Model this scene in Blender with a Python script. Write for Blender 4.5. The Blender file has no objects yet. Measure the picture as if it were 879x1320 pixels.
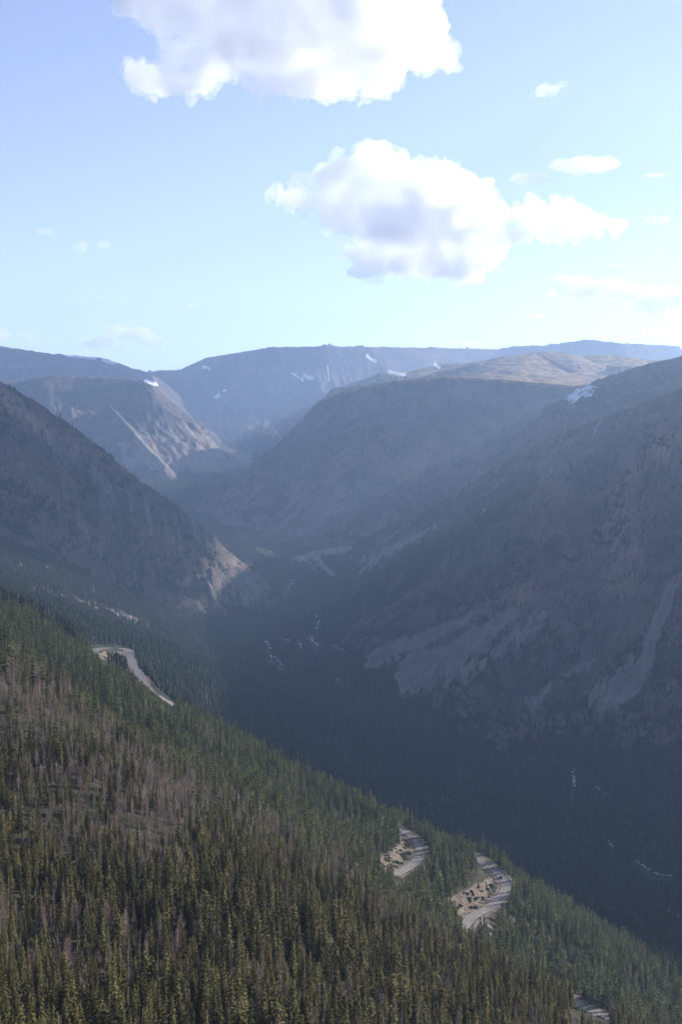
import bpy, math, random, os
import numpy as np
from mathutils import Vector

# ------------------------------------------------------------------ camera, sky, sun, exposure
scene = bpy.context.scene
PITCH = math.radians(3.77)          # camera looks slightly down
FPX = 1518.0                        # focal length in photo pixels (photo 879 x 1320)
cam_d = bpy.data.cameras.new('camera'); cam = bpy.data.objects.new('camera', cam_d)
scene.collection.objects.link(cam); scene.camera = cam
cam_d.sensor_fit = 'VERTICAL'; cam_d.sensor_height = 36.0; cam_d.sensor_width = 24.0
cam_d.lens = FPX/1320*36.0
cam_d.clip_start = 1.0; cam_d.clip_end = 200000.0
cam.location = (0, 0, 0); cam.rotation_euler = (math.pi/2-PITCH, 0, 0)

SUN_AZ = math.radians(60)           # to the right of the view direction (+Y)
SUN_EL = math.radians(22.5)
SD = np.array([math.sin(SUN_AZ)*math.cos(SUN_EL), math.cos(SUN_AZ)*math.cos(SUN_EL), math.sin(SUN_EL)])
world = bpy.data.worlds.new('World'); scene.world = world; world.use_nodes = True
wn = world.node_tree.nodes; wl = world.node_tree.links
wn.clear()
sky = wn.new('ShaderNodeTexSky'); sky.sky_type = 'NISHITA'; sky.sun_disc = False
sky.sun_elevation = SUN_EL; sky.sun_rotation = SUN_AZ
sky.altitude = 2800; sky.air_density = 1.0; sky.dust_density = 1.1; sky.ozone_density = 3.5
bg = wn.new('ShaderNodeBackground'); bg.inputs['Strength'].default_value = 0.105
wo = wn.new('ShaderNodeOutputWorld')
hs = wn.new('ShaderNodeHueSaturation'); hs.inputs['Saturation'].default_value = .80; hs.inputs['Hue'].default_value = .501; hs.inputs['Value'].default_value = 1.04   # thin high veil pales the blue
wl.new(sky.outputs['Color'], hs.inputs['Color']); tn = wn.new('ShaderNodeMix'); tn.data_type = 'RGBA'; tn.blend_type = 'MULTIPLY'; tn.inputs[0].default_value = 1; tn.inputs[7].default_value = (1.09, .968, .99, 1)
wl.new(hs.outputs[0], tn.inputs[6]); wl.new(tn.outputs[2], bg.inputs['Color']); wl.new(bg.outputs[0], wo.inputs['Surface'])
sun_d = bpy.data.lights.new('sun', 'SUN'); sun_d.energy = 4.2; sun_d.angle = math.radians(0.5)
sun_d.color = (1.0, 0.93, 0.83)
sun = bpy.data.objects.new('sun', sun_d); scene.collection.objects.link(sun)
sun.rotation_euler = Vector(-SD).to_track_quat('-Z', 'Y').to_euler()
scene.view_settings.view_transform = 'Standard'; scene.view_settings.look = 'None'
scene.view_settings.exposure = 1.25; scene.view_settings.gamma = 1.0
scene.view_settings.use_curve_mapping = False
cy = scene.cycles
cy.max_bounces = 48; cy.diffuse_bounces = 2; cy.glossy_bounces = 1; cy.transmission_bounces = 2
cy.volume_bounces = 48; cy.transparent_max_bounces = 8
cy.use_denoising = True; cy.use_adaptive_sampling = True; cy.adaptive_threshold = 0.02
cy.sample_clamp_indirect = 12.0
cy.caustics_reflective = False; cy.caustics_refractive = False
QUICK = os.environ.get('QUICK', '')
C = scene.collection
rng = np.random.default_rng(7); random.seed(7)

# ------------------------------------------------------------------ projection helpers
cp, sp = math.cos(PITCH), math.sin(PITCH)
def ray(px, py):
    u = (np.asarray(px, float)-439.5)/FPX; v = -(np.asarray(py, float)-660)/FPX
    return np.stack([u, cp+v*sp, -sp+v*cp], -1) if np.ndim(u) else np.array([float(u), cp+float(v)*sp, -sp+float(v)*cp])
def W(px, py, D):                   # a point D metres ahead that shows at this pixel of the photo
    r = ray(px, py); return r/r[1]*D
def project(x, y, z):
    dep = y*cp - z*sp
    dep = np.where(dep > 1, dep, 1e9*0+1)
    return 439.5+FPX*x/dep, 660-FPX*(y*sp+z*cp)/dep

# ------------------------------------------------------------------ noise
def _h(ix, iy, s):
    n = (ix.astype(np.int64)*374761393 + iy.astype(np.int64)*668265263 + s*1442695041) & 0xffffffff
    n = ((n ^ (n >> 13))*1274126177) & 0xffffffff
    n = ((n ^ (n >> 16))*2246822519) & 0xffffffff
    return (n ^ (n >> 15)) & 0xffffffff
def noise2(x, y, s=0):
    ix = np.floor(x); iy = np.floor(y); fx = x-ix; fy = y-iy
    ux = fx*fx*fx*(fx*(fx*6-15)+10); uy = fy*fy*fy*(fy*(fy*6-15)+10)
    def g(dx, dy):
        a = _h(ix+dx, iy+dy, s)*(2*math.pi/4294967296.0)
        return np.cos(a)*(fx-dx)+np.sin(a)*(fy-dy)
    a = g(0, 0); b = g(1, 0); c = g(0, 1); d = g(1, 1)
    a += ux*(b-a); c += ux*(d-c)
    return (a+uy*(c-a))*1.5
def fbm(x, y, o=4, s=0, gain=.5):
    r = 0; a = 1.0; t = 0
    for i in range(o):
        r = r+a*noise2(x, y, s+i*17); t += a; a *= gain; x = x*2.03+11.7; y = y*2.03-5.3
    return r/t
def ridged(x, y, o=4, s=0, gain=.5):
    r = 0; a = 1.0; t = 0; w = 1.0
    for i in range(o):
        n = 1-np.abs(noise2(x, y, s+i*31)*1.3); n = np.clip(n, 0, 1)**2
        r = r+a*n*w; t += a; w = np.clip(n*1.6, 0, 1); a *= gain; x = x*2.1+3.7; y = y*2.1+9.1
    return r/t
def noise3(p, s=0):
    i = np.floor(p); f = p-i; u = f*f*f*(f*(f*6-15)+10)
    i = i.astype(np.int64); out = 0
    for dx in (0, 1):
        for dy in (0, 1):
            for dz in (0, 1):
                h = _h(i[:, 0]+dx+7919*(i[:, 2]+dz), i[:, 1]+dy+104729*(i[:, 2]+dz), s)
                th = (h & 0xffff)*(2*math.pi/65536); cz = ((h >> 16) & 0xffff)/32768.0-1; sz = np.sqrt(np.maximum(0, 1-cz*cz))
                g = np.cos(th)*sz*(f[:, 0]-dx)+np.sin(th)*sz*(f[:, 1]-dy)+cz*(f[:, 2]-dz)
                w = (u[:, 0] if dx else 1-u[:, 0])*(u[:, 1] if dy else 1-u[:, 1])*(u[:, 2] if dz else 1-u[:, 2])
                out = out+g*w
    return out*1.4
def sstep(a, b, x):
    t = np.clip((x-a)/(b-a), 0, 1); return t*t*(3-2*t)
def smax(a, b, k):
    h = np.clip(.5+.5*(a-b)/k, 0, 1); return b+(a-b)*h+k*h*(1-h)
def smin(a, b, k): return -smax(-a, -b, k)

# ------------------------------------------------------------------ base ground: thin-plate surface through surveyed points
TP = []
for a in [  # near spur of the forested hillside (photo x, photo y, metres ahead)
    (0,1320,270),(200,1320,285),(400,1320,315),(600,1320,385),(730,1325,450),(879,1330,600),
    (0,1200,330),(200,1210,350),(400,1230,390),(600,1270,455),(0,1100,400),(200,1120,420),(400,1150,470),(500,1190,495),
    (0,970,490),(150,1010,500),(300,1080,510),(0,860,620),(100,915,600),(210,992,585),(300,1058,575),(430,1118,565),(520,1172,565),(600,1228,575),(680,1275,610),(750,1310,650),
    # far spur
    (0,822,950),(100,872,930),(225,928,930),(330,983,930),(430,1026,930),(500,1058,930),(530,1068,920),(575,1096,920),(620,1102,920),(665,1138,920),(720,1172,940),(820,1228,960),(879,1258,980),
    (0,850,860),(130,925,850),(250,985,840),(350,1040,830),(430,1080,820),(520,1112,810),(541,1098,860),(600,1165,790),(654,1142,850),(580,1190,760),(700,1250,760),(879,1300,820),
    # bench with the road, further up the valley
    (0,780,1750),(60,805,1620),(130,840,1500),(170,862,1450),(222,905,1350),(230,850,2100),(300,900,2000),(0,750,2200),(100,790,2300),(190,815,2600),(0,700,3000),
    # valley floor
    (879,1180,1500),(760,1130,1800),(600,950,2600),(450,870,3200),(430,850,3350),(390,800,3800),(430,730,4800),(350,640,6500),(325,600,8000),(320,588,9500),
    ]: TP.append(tuple(W(*a)))
TP += [(-210,730,-165),(-110,730,-208),(-20,710,-245),(50,700,-285),
       (0,0,-2.2),(0,8,-6),(0,50,-40),(0,130,-92),(-30,130,-88),(40,130,-105),(-100,0,10),(-400,0,160),(120,0,-70),(400,0,-330),(900,0,-700),(-300,300,30),(-500,600,60),(-700,1200,-20),(-900,1900,-100),
       (-900,-700,250),(0,-700,-60),(500,-700,-420),(1100,-700,-740),(0,-3000,-400),(-3000,-2000,500),(-3000,1000,450),(-3000,4000,300),
       (120,1250,-560),(0,1300,-500),(-120,1600,-440),(300,1300,-610),(700,1200,-690),(350,1100,-530),(900,2300,-560),(700,3300,-560),(1500,4000,-400),(3000,1000,-300),(4000,5000,-100),(-3000,8000,0),(3000,9000,0),
       (-1500,12000,-50),(3000,13000,0),(-4000,12000,100),(0,20000,100),(-15000,8000,0),(15000,8000,0),(8000,20000,0),(-8000,20000,0),(10000,-6000,-300),(-10000,-6000,200),(0,-12000,-500)]
TP = np.array(TP)
def _tps_fit(P):
    X = P[:, :2]/1000.0; n = len(X)
    r2 = ((X[:, None]-X[None])**2).sum(-1)
    K = .5*r2*np.log(r2+1e-12)+np.eye(n)*2e-5
    A = np.zeros((n+3, n+3)); A[:n, :n] = K; A[:n, n] = 1; A[:n, n+1:] = X; A[n, :n] = 1; A[n+1:, :n] = X.T
    b = np.zeros(n+3); b[:n] = P[:, 2]
    return np.linalg.solve(A, b)
TW = _tps_fit(TP)
def tps(x, y):
    x = x/1000.0; y = y/1000.0; r = TW[-3]+TW[-2]*x+TW[-1]*y
    for (a, b, c), w in zip(TP, TW[:-3]):
        r2 = (x-a/1000)**2+(y-b/1000)**2
        r = r+w*.5*r2*np.log(r2+1e-12)
    return r

# ------------------------------------------------------------------ ridge lines
class Ridge:
    def __init__(s, pts, world=(), pre=()):
        P = [tuple(p) for p in pre]+[tuple(W(*a)) for a in pts]+[tuple(p) for p in world]
        P = np.array(P, float); s.P = P
        s.L = np.concatenate([[0], np.cumsum(np.hypot(*(P[1:, :2]-P[:-1, :2]).T))])
    def near(s, x, y):              # distance, arc length, crest height, signed side (+ = left of travel)
        best = np.full(x.shape, 1e12); S = np.zeros(x.shape); Z = np.zeros(x.shape); sg = np.ones(x.shape)
        for i in range(len(s.P)-1):
            a = s.P[i]; b = s.P[i+1]; dx, dy = b[0]-a[0], b[1]-a[1]; l2 = dx*dx+dy*dy
            t = np.clip(((x-a[0])*dx+(y-a[1])*dy)/l2, 0, 1)
            ex = x-a[0]-t*dx; ey = y-a[1]-t*dy; d = ex*ex+ey*ey
            m = d < best
            best = np.where(m, d, best); S = np.where(m, s.L[i]+t*(s.L[i+1]-s.L[i]), S)
            Z = np.where(m, a[2]+t*(b[2]-a[2]), Z); sg = np.where(m, np.sign(dx*(y-a[1])-dy*(x-a[0])+1e-9), sg)
        return np.sqrt(best), S, Z, sg
# left mountain (spur coming down to the right)
RE = Ridge([(-420,330,3500),(-180,420,3650),(0,490,3700),(50,519,3750),(110,560,3800),(170,611,3850),(240,661,3900),(290,706,3950),(335,741,4000),(350,752,3990)])
# second left mountain with pale scree
RB = Ridge([(-400,455,7400),(-100,478,7500),(20,493,7500),(60,484,7550),(100,484,7600),(150,487,7600),(190,490,7600),(215,510,7700),(238,540,7900),(285,578,8200),(335,601,8500)])
RB2 = Ridge([(140,520,7250),(168,552,7080),(186,572,6960),(212,598,6830)])
# plateau, upper left
RAL = Ridge([(-400,430,10500),(-100,440,10500),(0,446,10500),(60,455,10500),(130,461,10600),(168,474,10800),(185,482,11000)])
# back wall of the valley head
RA = Ridge([(120,482,12500),(200,478,12500),(232,476,12500),(265,461,12400),(350,447,12000),(420,446,11800),(480,447,12000),(560,448,12500),(640,450,13000),(662,446,13000),(700,445,13000),(730,441,13000),(760,437,13000),(780,440,13000),(800,442,13000),(879,446,13500),(1100,447,13500),(1600,440,14000)])
# right-hand plateau: rim of the cliff, and the gentle hills above it
RCr = Ridge([(372,574,6900),(384,560,6650),(392,553,6500),(400,528,6350),(412,515,6250),(440,505,6150),(510,490,6000),(580,484,6000),(650,489,6000),(740,497,5900),(900,480,5700),(1300,400,5200)], pre=[(700,12500,700),(250,11000,560),(-40,9500,250),(-230,8300,20),(-300,7500,-60)])
RCh = Ridge([(430,500,7600),(520,489,7400),(560,482,7400),(592,474,7450),(612,468,7500),(636,472,7550),(656,477,7700),(692,454,8200),(722,453,8300),(748,459,8450),(785,457,8500),(840,464,8500),(1000,450,8500),(1500,430,8500)])
RC2 = Ridge([(1300,330,4400),(1050,400,4500),(879,458,4600),(830,470,4750),(770,489,5000),(740,506,5250),(690,542,5350),(640,590,5200),(560,648,5000),(480,690,4850)])
# near right-hand mountain and the high ridge it climbs to, outside the frame
RD = Ridge([(1150,375,3350),(960,475,3500),(879,503,3600),(800,530,3700),(700,570,3850),(620,615,4000),(540,665,4150),(460,716,4300),(430,742,4350)],
           pre=[(2900,-4000,650),(2800,-1500,750),(2750,0,720),(2700,1200,710),(2650,2100,700),(2200,2950,720)])

def prof(d, a, b, w):               # drop below the crest: slope a near it, easing to slope b
    return b*d+(a-b)*w*(1-np.exp(-d/w))
def terrain(x, y, full=True):
    base = tps(x, y)
    wx = x+fbm(x/900, y/900, 3, 5)*260; wy = y+fbm(x/900, y/900, 3, 9)*260
    rr = np.hypot(x, y)
    rough = sstep(1700, 3500, rr)
    R1 = ridged(wx/1100, wy/1100, 5, 3)
    base = base+fbm(x/160, y/160, 4, 40)*9*sstep(60, 300, rr)+fbm(x/23, y/23, 3, 44)*1.6*sstep(30, 200, rr)+(R1-.45)*60*rough
    Z = [base]
    def mass(R, near, far, gul, lam, world_amp, cut=None):
        d, S, cz, sg = R.near(x, y)
        dn = prof(d, *near); df = prof(d, *far)
        drop = np.where(sg > 0, df, dn)
        S2 = S+fbm(x/500, y/500, 3, 61)*lam*.9
        g = ridged(S2/lam, d/(lam*5.0), 4, 71)
        g2 = ridged(S2/(lam*.3), d/(lam*1.6), 3, 75)
        env = sstep(0, lam*1.2, d)
        z0 = cz-drop
        z = cz-drop+((g-.5)*gul+(g2-.5)*gul*.35)*env+(ridged(wx/(lam*1.4), wy/(lam*1.4), 6, 81)-.5)*world_amp*sstep(0, lam*.8, d)+(ridged(wx/85+.3*z0/60, wy/85, 4, 83)-.45)*26*sstep(0, lam*.5, d)
        z += fbm(x/60, y/60, 4, 88)*lam*.022+fbm(S/90, d/90, 3, 90)*3
        return z
    # side > 0 is left of travel; travel is left->right in the picture, so + is the far side (R D travels inward)
    E = mass(RE, (.95, .55, 300), (.9, .6, 200), 75, 260, 60)
    B = smax(mass(RB, (.95, .5, 500), (.8, .5, 300), 110, 420, 110), mass(RB2, (.85, .55, 300), (.85, .55, 300), 90, 350, 60), 30)
    AL = mass(RAL, (.18, .55, 400), (.2, .3, 300), 40, 700, 60)
    AL = np.minimum(AL, mass(Ridge([(-400,500,9300),(0,468,9700),(60,470,9700),(120,472,9800),(175,487,10200),(205,497,10900),(270,520,12300)]), (1.1, .5, 350), (-1.5, -.6, 300), 120, 420, 90))
    A = mass(RA, (1.5, .33, 420), (.1, .05, 300), 260, 620, 190)
    d, S, cz, sg = RCr.near(x, y)
    gl = ridged((S+fbm(x/400, y/400, 3, 33)*200)/330, d/1800, 4, 34)
    front = cz+3-prof(d, 1.25, .5, 330)+((gl-.5)*110+(ridged(S/95, d/700, 3, 35)-.5)*40)*sstep(10, 260, d)+(ridged(wx/500, wy/500, 5, 36)-.5)*90*sstep(60, 350, d)
    cliff = np.where(sg > 0, cz+3+1.5*d, front)
    hd, hS, hz, hs = RCh.near(x, y)
    hn = cz+(hz-cz)*(d/(d+hd+1))**1.9
    hill = np.where(hs > 0, hz-.1*hd, hn)+fbm(x/380, y/380, 5, 37)*34*sstep(0, 250, hd)*sstep(0, 500, d)+fbm(x/60, y/60, 3, 38)*3
    Cm = smin(cliff, hill, 12)
    C2 = mass(RC2, (.62, .5, 300), (.62, .5, 300), 70, 300, 50)
    D = mass(RD, (.8, .5, 300), (.8, .6, 350), 85, 280, 75)
    z = base; idm = np.zeros(x.shape, np.int8)
    for k, m, sm in ((1, E, 25), (2, B, 30), (3, AL, 30), (4, A, 40), (5, Cm, 25), (6, C2, 25), (7, D, 25)):
        if k in (1,): m = np.where(rr < 2100, -9999, m)
        idm = np.where(m > z, k, idm).astype(np.int8)
        z = smax(m, z, sm)
    return z, idm, (S, d, hill, cliff)

CREEK = [([(343,826),(347,838),(350,852)], 4), ([(352,846),(358,852),(364,858)], 4), ([(408,793),(409,804),(406,812)], 3), ([(400,820),(403,828),(410,833)], 4), ([(366,770),(372,757),(378,748)], 3), ([(384,716),(392,722),(402,730),(406,738)], 5), ([(434,876),(438,880)], 4), ([(360,824),(372,826)], 3), ([(384,826),(388,836)], 3),
         ([(738,990),(739,1000),(738,1008),(739,1020)], 1.8), ([(815,1108),(826,1116),(836,1122),(850,1128),(866,1130)], 2.2), ([(784,1084),(787,1092)], 1.4), ([(310,688),(318,692)], 6), ([(336,706),(348,712)], 5)]
# ------------------------------------------------------------------ roads: traced on the base ground
def hit(px, py, d0=300, d1=4000):
    r = ray(px, py); r = r/r[1]; D = np.geomspace(d0, d1, 1500)
    z = tps(r[0]*D, D)+fbm(r[0]*D/160, D/160, 4, 40)*9
    k = np.argmax(r[2]*D < z) if (r[2]*D < z).any() else len(D)-1
    return np.array([r[0]*D[k], D[k], z[k]])
def catmull(P, n=14):
    P = np.array(P, float); P = np.vstack([2*P[0]-P[1], P, 2*P[-1]-P[-2]]); out = []
    for i in range(1, len(P)-2):
        for t in np.linspace(0, 1, n, endpoint=False):
            a, b, c, d = P[i-1:i+3]
            out.append(.5*((2*b)+(-a+c)*t+(2*a-5*b+4*c-d)*t*t+(-a+3*b-3*c+d)*t**3))
    out.append(P[-2]); return np.array(out)
def resample(P, step):
    L = np.concatenate([[0], np.cumsum(np.hypot(*(P[1:, :2]-P[:-1, :2]).T))]); n = max(2, int(L[-1]/step)+1)
    t = np.linspace(0, L[-1], n); return np.stack([np.interp(t, L, P[:, k]) for k in range(3)], 1)
def road_line(pp, d0, d1, sm=25):
    P = catmull([hit(a, b, d0, d1) for a, b in pp], 16); P = resample(P, 2.0)
    for k in (0, 1, 2):
        w = sm if k == 2 else 7; w = min(w, len(P)//3)
        q = np.pad(P[:, k], w, mode='reflect', reflect_type='odd')
        P[:, k] = np.convolve(q, np.ones(2*w+1)/(2*w+1), 'valid')
    return P
ROADS = [
    dict(P=road_line([(118,842),(128,836),(140,835),(155,836),(166,840),(168,848),(172,858),(182,872),(195,886),(208,897),(222,908),(240,925)], 1200, 2400), w=5.6),
    dict(P=road_line([(512,1068),(524,1076),(534,1083),(541,1093),(541,1104),(533,1113),(522,1120),(508,1132),(498,1144)], 700, 1100, 18), w=3.9),
    dict(P=road_line([(612,1102),(622,1110),(634,1120),(644,1129),(652,1140),(651,1150),(640,1161),(624,1174),(606,1187),(592,1200)], 650, 1100, 18), w=4.1),
    dict(P=road_line([(715,1272),(735,1287),(752,1299),(772,1310),(800,1326)], 560, 1000, 14), w=4.0),
]
def road_dist(x, y):
    best = np.full(x.shape, 1e9); rz = np.zeros(x.shape)
    for R in ROADS:
        P = R['P']; lo = P[:, :2].min(0)-45; hi = P[:, :2].max(0)+45
        m = (x > lo[0]) & (x < hi[0]) & (y > lo[1]) & (y < hi[1])
        if not m.any(): continue
        xs = x[m]; ys = y[m]; b = np.full(xs.shape, 1e9); z = np.zeros(xs.shape)
        for q in P:
            d = np.hypot(xs-q[0], ys-q[1]); k = d < b; b = np.where(k, d, b); z = np.where(k, q[2], z)
        b -= R['w']; bb = best[m]; zz = rz[m]; k = b < bb
        bb[k] = b[k]; zz[k] = z[k]; best[m] = bb; rz[m] = zz
    return best, rz

# ------------------------------------------------------------------ polar terrain grid
def geo(a, b, n): return np.geomspace(a, b, n, endpoint=False)
q = 2 if QUICK else 1
TH = np.radians(np.concatenate([np.linspace(-180, -19, 100, endpoint=False), np.arange(-19, 19, .06*q), np.linspace(19, 180, 100)]))
RR = np.concatenate([geo(4, 250, 60), geo(250, 1250, 470//q), geo(1250, 9500, 1250//q), geo(9500, 14000, 160//q), np.geomspace(14000, 90000, 40)])
T, R_ = np.meshgrid(TH, RR)         # rings x columns
X = np.sin(T)*R_; Y = np.cos(T)*R_
Z, IDM, (CS, CD, HILL, CLIFF) = terrain(X, Y)
rd, rz = road_dist(X, Y)
k = 1-sstep(0.5, 15, rd); Z = Z*(1-k)+(rz-.12)*k
far = sstep(16000, 30000, R_); Z = Z*(1-far)+far*(fbm(X/5000, Y/5000, 4, 99)*250-100)
PX, PY = project(X, Y, Z)
EL = Z/R_
HOR = np.maximum.accumulate(EL, 0)  # horizon seen from the camera along each column
# slope
def grad():
    dr = np.gradient(Z, axis=0)/np.gradient(R_, axis=0); dt = np.gradient(Z, axis=1)/(np.gradient(T, axis=1)*R_)
    return dr, dt
DR, DT = grad(); SL = np.hypot(DR, DT)

# ------------------------------------------------------------------ what the ground is made of (0..1 each)
def stroke(pts, r0, r1=None, soft=.5):     # mask around a line given in photo pixels; lies on the terrain
    r1 = r1 or r0; best = np.full(X.shape, -9.0, np.float32)
    for i in range(len(pts)-1):
        (ax, ay), (bx, by) = pts[i], pts[i+1]; dx, dy = bx-ax, by-ay; l2 = dx*dx+dy*dy+1e-9
        t = np.clip(((PX-ax)*dx+(PY-ay)*dy)/l2, 0, 1); d = np.hypot(PX-ax-t*dx, PY-ay-t*dy)
        n = len(pts)-1; rad = r0+(r1-r0)*(i+t)/n
        best = np.maximum(best, 1-d/rad)
    return sstep(0, soft, best)
VIS = (Y > 100) & (EL > HOR-.004)
N1 = fbm(X/120, Y/120, 4, 201); N2 = fbm(X/420, Y/420, 4, 207); N3 = fbm(X/35, Y/35, 3, 211)
streak = fbm(X/50+DT*3, Y/50, 3, 222)
forest = np.ones(X.shape)
mt = IDM > 0
tl = 60+N2*160
forest = np.where(mt, (1-sstep(-60, 220, Z-tl*1.0))*(1-sstep(.62, .95, SL-N1*.5)), 1.0)
patch = sstep(-.3, .4, N1*.7+N2*.6+N3*.35-fbm((.8*X-.6*Y)/38, (.6*X+.8*Y)/300, 4, 251)*.5)
forest = np.where(IDM == 7, np.clip((1-sstep(60, 260, Z-tl))*(sstep(.35, .85, patch)*.9+sstep(-400, -540, Z+N1*60)), 0, 1)*(1-sstep(.95, 1.3, SL)), forest)
forest = np.where(IDM == 1, np.clip((1-sstep(-20, 200, Z-tl))*(.25+patch*1.0), 0, 1)*(1-sstep(.95, 1.25, SL)), forest)
forest = np.where((IDM >= 2) & (IDM <= 4), forest*.55*patch, forest)
forest = np.where((IDM == 5) | (IDM == 6), forest*(.35+.65*patch), forest)
scree = np.zeros(X.shape)
def add(arr, m, ids=None):
    if ids is not None: m = m*np.isin(IDM, ids)
    return np.maximum(arr, m)
big = N3*.5+N1*.6
fa = np.select([IDM == 7, IDM == 1, IDM == 2], [.8*X-.6*Y, .93*X+.35*Y, .8*X+.6*Y], X); fb = np.select([IDM == 7, IDM == 1, IDM == 2], [.6*X+.8*Y, -.35*X+.93*Y, -.6*X+.8*Y], Y)
fs_ = np.where(IDM == 2, 1.8, 1.0)
wob = fbm(X/90, Y/90, 3, 240)*30
STK = fbm((fa+wob)/(30*fs_), fb/(260*fs_), 5, 241, .65)*1.3+N3*.25
# scree chutes of the right mountain
for pts, a, b in [([(600,800),(545,822),(482,850)], 6, 16), ([(660,790),(600,835),(535,872)], 10, 30)]:
    scree = add(scree, sstep(.3, .8, stroke(pts, a*1.6, b*1.6, 1.)*1.1+STK*.55+.02)*.9, (0, 7))
for pts, a, b in [([(700,790),(650,835),(600,870)], 6, 9),
                  ([(560,680),(520,700),(470,728)], 3, 6), ([(879,745),(850,790),(835,830),(815,880),(775,900)], 6, 15), ([(760,850),(700,890),(670,905)], 6, 8),
                  ([(690,800),(620,850)], 5, 7)]:
    scree = add(scree, sstep(.35, .8, stroke(pts, a*2.8, b*2.8, 1.)*.95+STK*1.25-.10)*.9, (0, 7))
# left mountain
for pts, a, b in [([(150,640),(215,690),(265,745),(320,765)], 12, 26), ([(235,665),(270,700),(335,745)], 12, 20), ([(30,600),(80,650),(130,700)], 9, 14), ([(0,515),(60,560),(110,600),(160,640)], 12, 12), ([(8,718),(35,732)], 5, 7)]:
    scree = add(scree, sstep(.35, .85, stroke(pts, a*2.6, b*2.6, 1.)*.9+STK*1.0-.20)*.5, (0, 1))
# second left mountain: pale fans
for pts, a, b in [([(232,545),(262,565),(318,592)], 4, 9), ([(205,545),(230,575),(250,597)], 7, 13), ([(185,560),(185,580),(225,602)], 8, 14), ([(160,575),(200,600)], 9, 9), ([(210,565),(250,600)], 9, 12), ([(165,592),(240,600),(325,598)], 10, 7), ([(235,580),(290,596)], 14, 9)]:
    scree = add(scree, sstep(.35, .75, stroke(pts, a*2.0, b*2.0, 1.)*1.1+STK*1.1-.15), (0, 2))
# bench: rocky strip, valley-floor meadows and the cut slopes beside the road
scree = add(scree, stroke([(45,762),(100,773),(150,790),(190,806)], 5, 9, .9)*sstep(-.3, .3, big)*.6)
scree = add(scree, stroke([(380,722),(415,712),(450,708)], 7, 8, .9))
scree = add(scree, stroke([(405,716),(415,730),(430,742)], 9, 6, .9))
scree = add(scree, stroke([(400,825),(440,838)], 10, 10, .9)*sstep(-.2, .3, big))
scree = add(scree, stroke([(620,1178),(636,1215)], 14, 10, .8)*sstep(-.4, .2, big))
soil = np.zeros(X.shape)
soil = add(soil, stroke([(492,1112),(505,1102),(518,1094)], 11, 14, .9)); soil = add(soil, stroke([(492,1122),(515,1108),(530,1098)], 10, 10, .7))
soil = add(soil, stroke([(580,1163),(602,1154),(630,1140)], 9, 14, .9)); soil = add(soil, stroke([(596,1172),(622,1158)], 14, 12, .6))
soil = add(soil, stroke([(118,838),(135,845),(165,846)], 9, 8, .7)); soil = add(soil, 1-sstep(0, 5, rd))
soil = add(soil, stroke([(715,1285),(780,1320)], 14, 20, .7)*sstep(-.2, .3, big))
grass = np.where(((IDM == 5) & (CLIFF-HILL > -20)), 1-.5*sstep(.3, .5, SL+N1*.2), 0)
grass = np.clip(grass*(.75+sstep(-.3, .25, N1*.7+N2*.5)*.6-.55*stroke([(565,478),(610,474),(655,480)], 9, 8, .8)), 0, 1)
grass = add(grass, np.where((IDM == 3), sstep(.5, .25, SL)*.6, 0))
meadow = stroke([(270,1105),(310,1102),(330,1100)], 10, 12, .8)
forest = np.where(IDM == 7, np.maximum(forest, stroke([(430,770),(510,745),(590,690),(680,625)], 48, 30, .8)*np.clip(.75+N1*.8, 0, 1)), forest)
forest = forest*(1-np.clip(scree*1.2, 0, 1))*(1-soil)*(1-grass)*(1-meadow*.8)
forest = forest*(1-.5*stroke([(45,762),(100,773),(150,790),(190,806)], 12, 14, .9))
snow_spots = [([(85,457),(122,461)], 2.6, 'long snowfield on the upper left plateau'), ([(133,464),(146,468)], 2.4, 'short snow streak right of the long plateau snowfield'),
    ([(735,515),(748,507),(760,502)], 7, 'bright white snow patch below the rim of the right-hand plateau'),
    ([(470,455),(480,464),(484,466)], 2.2, 'forked snow patch high on the back wall'), ([(500,479),(522,483)], 2.4, 'flat snow patch at the foot of the back wall cliffs'),
    ([(560,470),(566,474)], 2, 'small snow patch on the back wall right of the forked one'), ([(392,484),(402,488)], 2.6, 'snow patch on the shoulder of the back wall'),
    ([(422,470),(424,490)], 1.2, 'thin vertical snow gully in the middle of the back wall'), ([(375,480),(390,490)], 1.8, 'slim snow streak left of the thin snow gully'), ([(188,491),(202,496)], 2.4, 'snow patch beside the second left summit'),
    ([(262,473),(270,474)], 2, 'tiny snow patch left of the back wall summit'), ([(278,512),(290,503)], 2, 'curved snow bank under the back wall shoulder')]
snow = np.zeros(X.shape); SNID = np.zeros(X.shape, np.int16)
for i, (pts, r, lab) in enumerate(snow_spots):
    m = np.clip(stroke(pts, r*1.6, soft=.9)*1.1+N3*.7-.12+fbm(X/140, Y/140, 3, 260)*.5, 0, 1)*(stroke(pts, r*1.6) > .02)*VIS
    SNID = np.where(m > .25, i+1, SNID); snow = np.maximum(snow, m)

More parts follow.
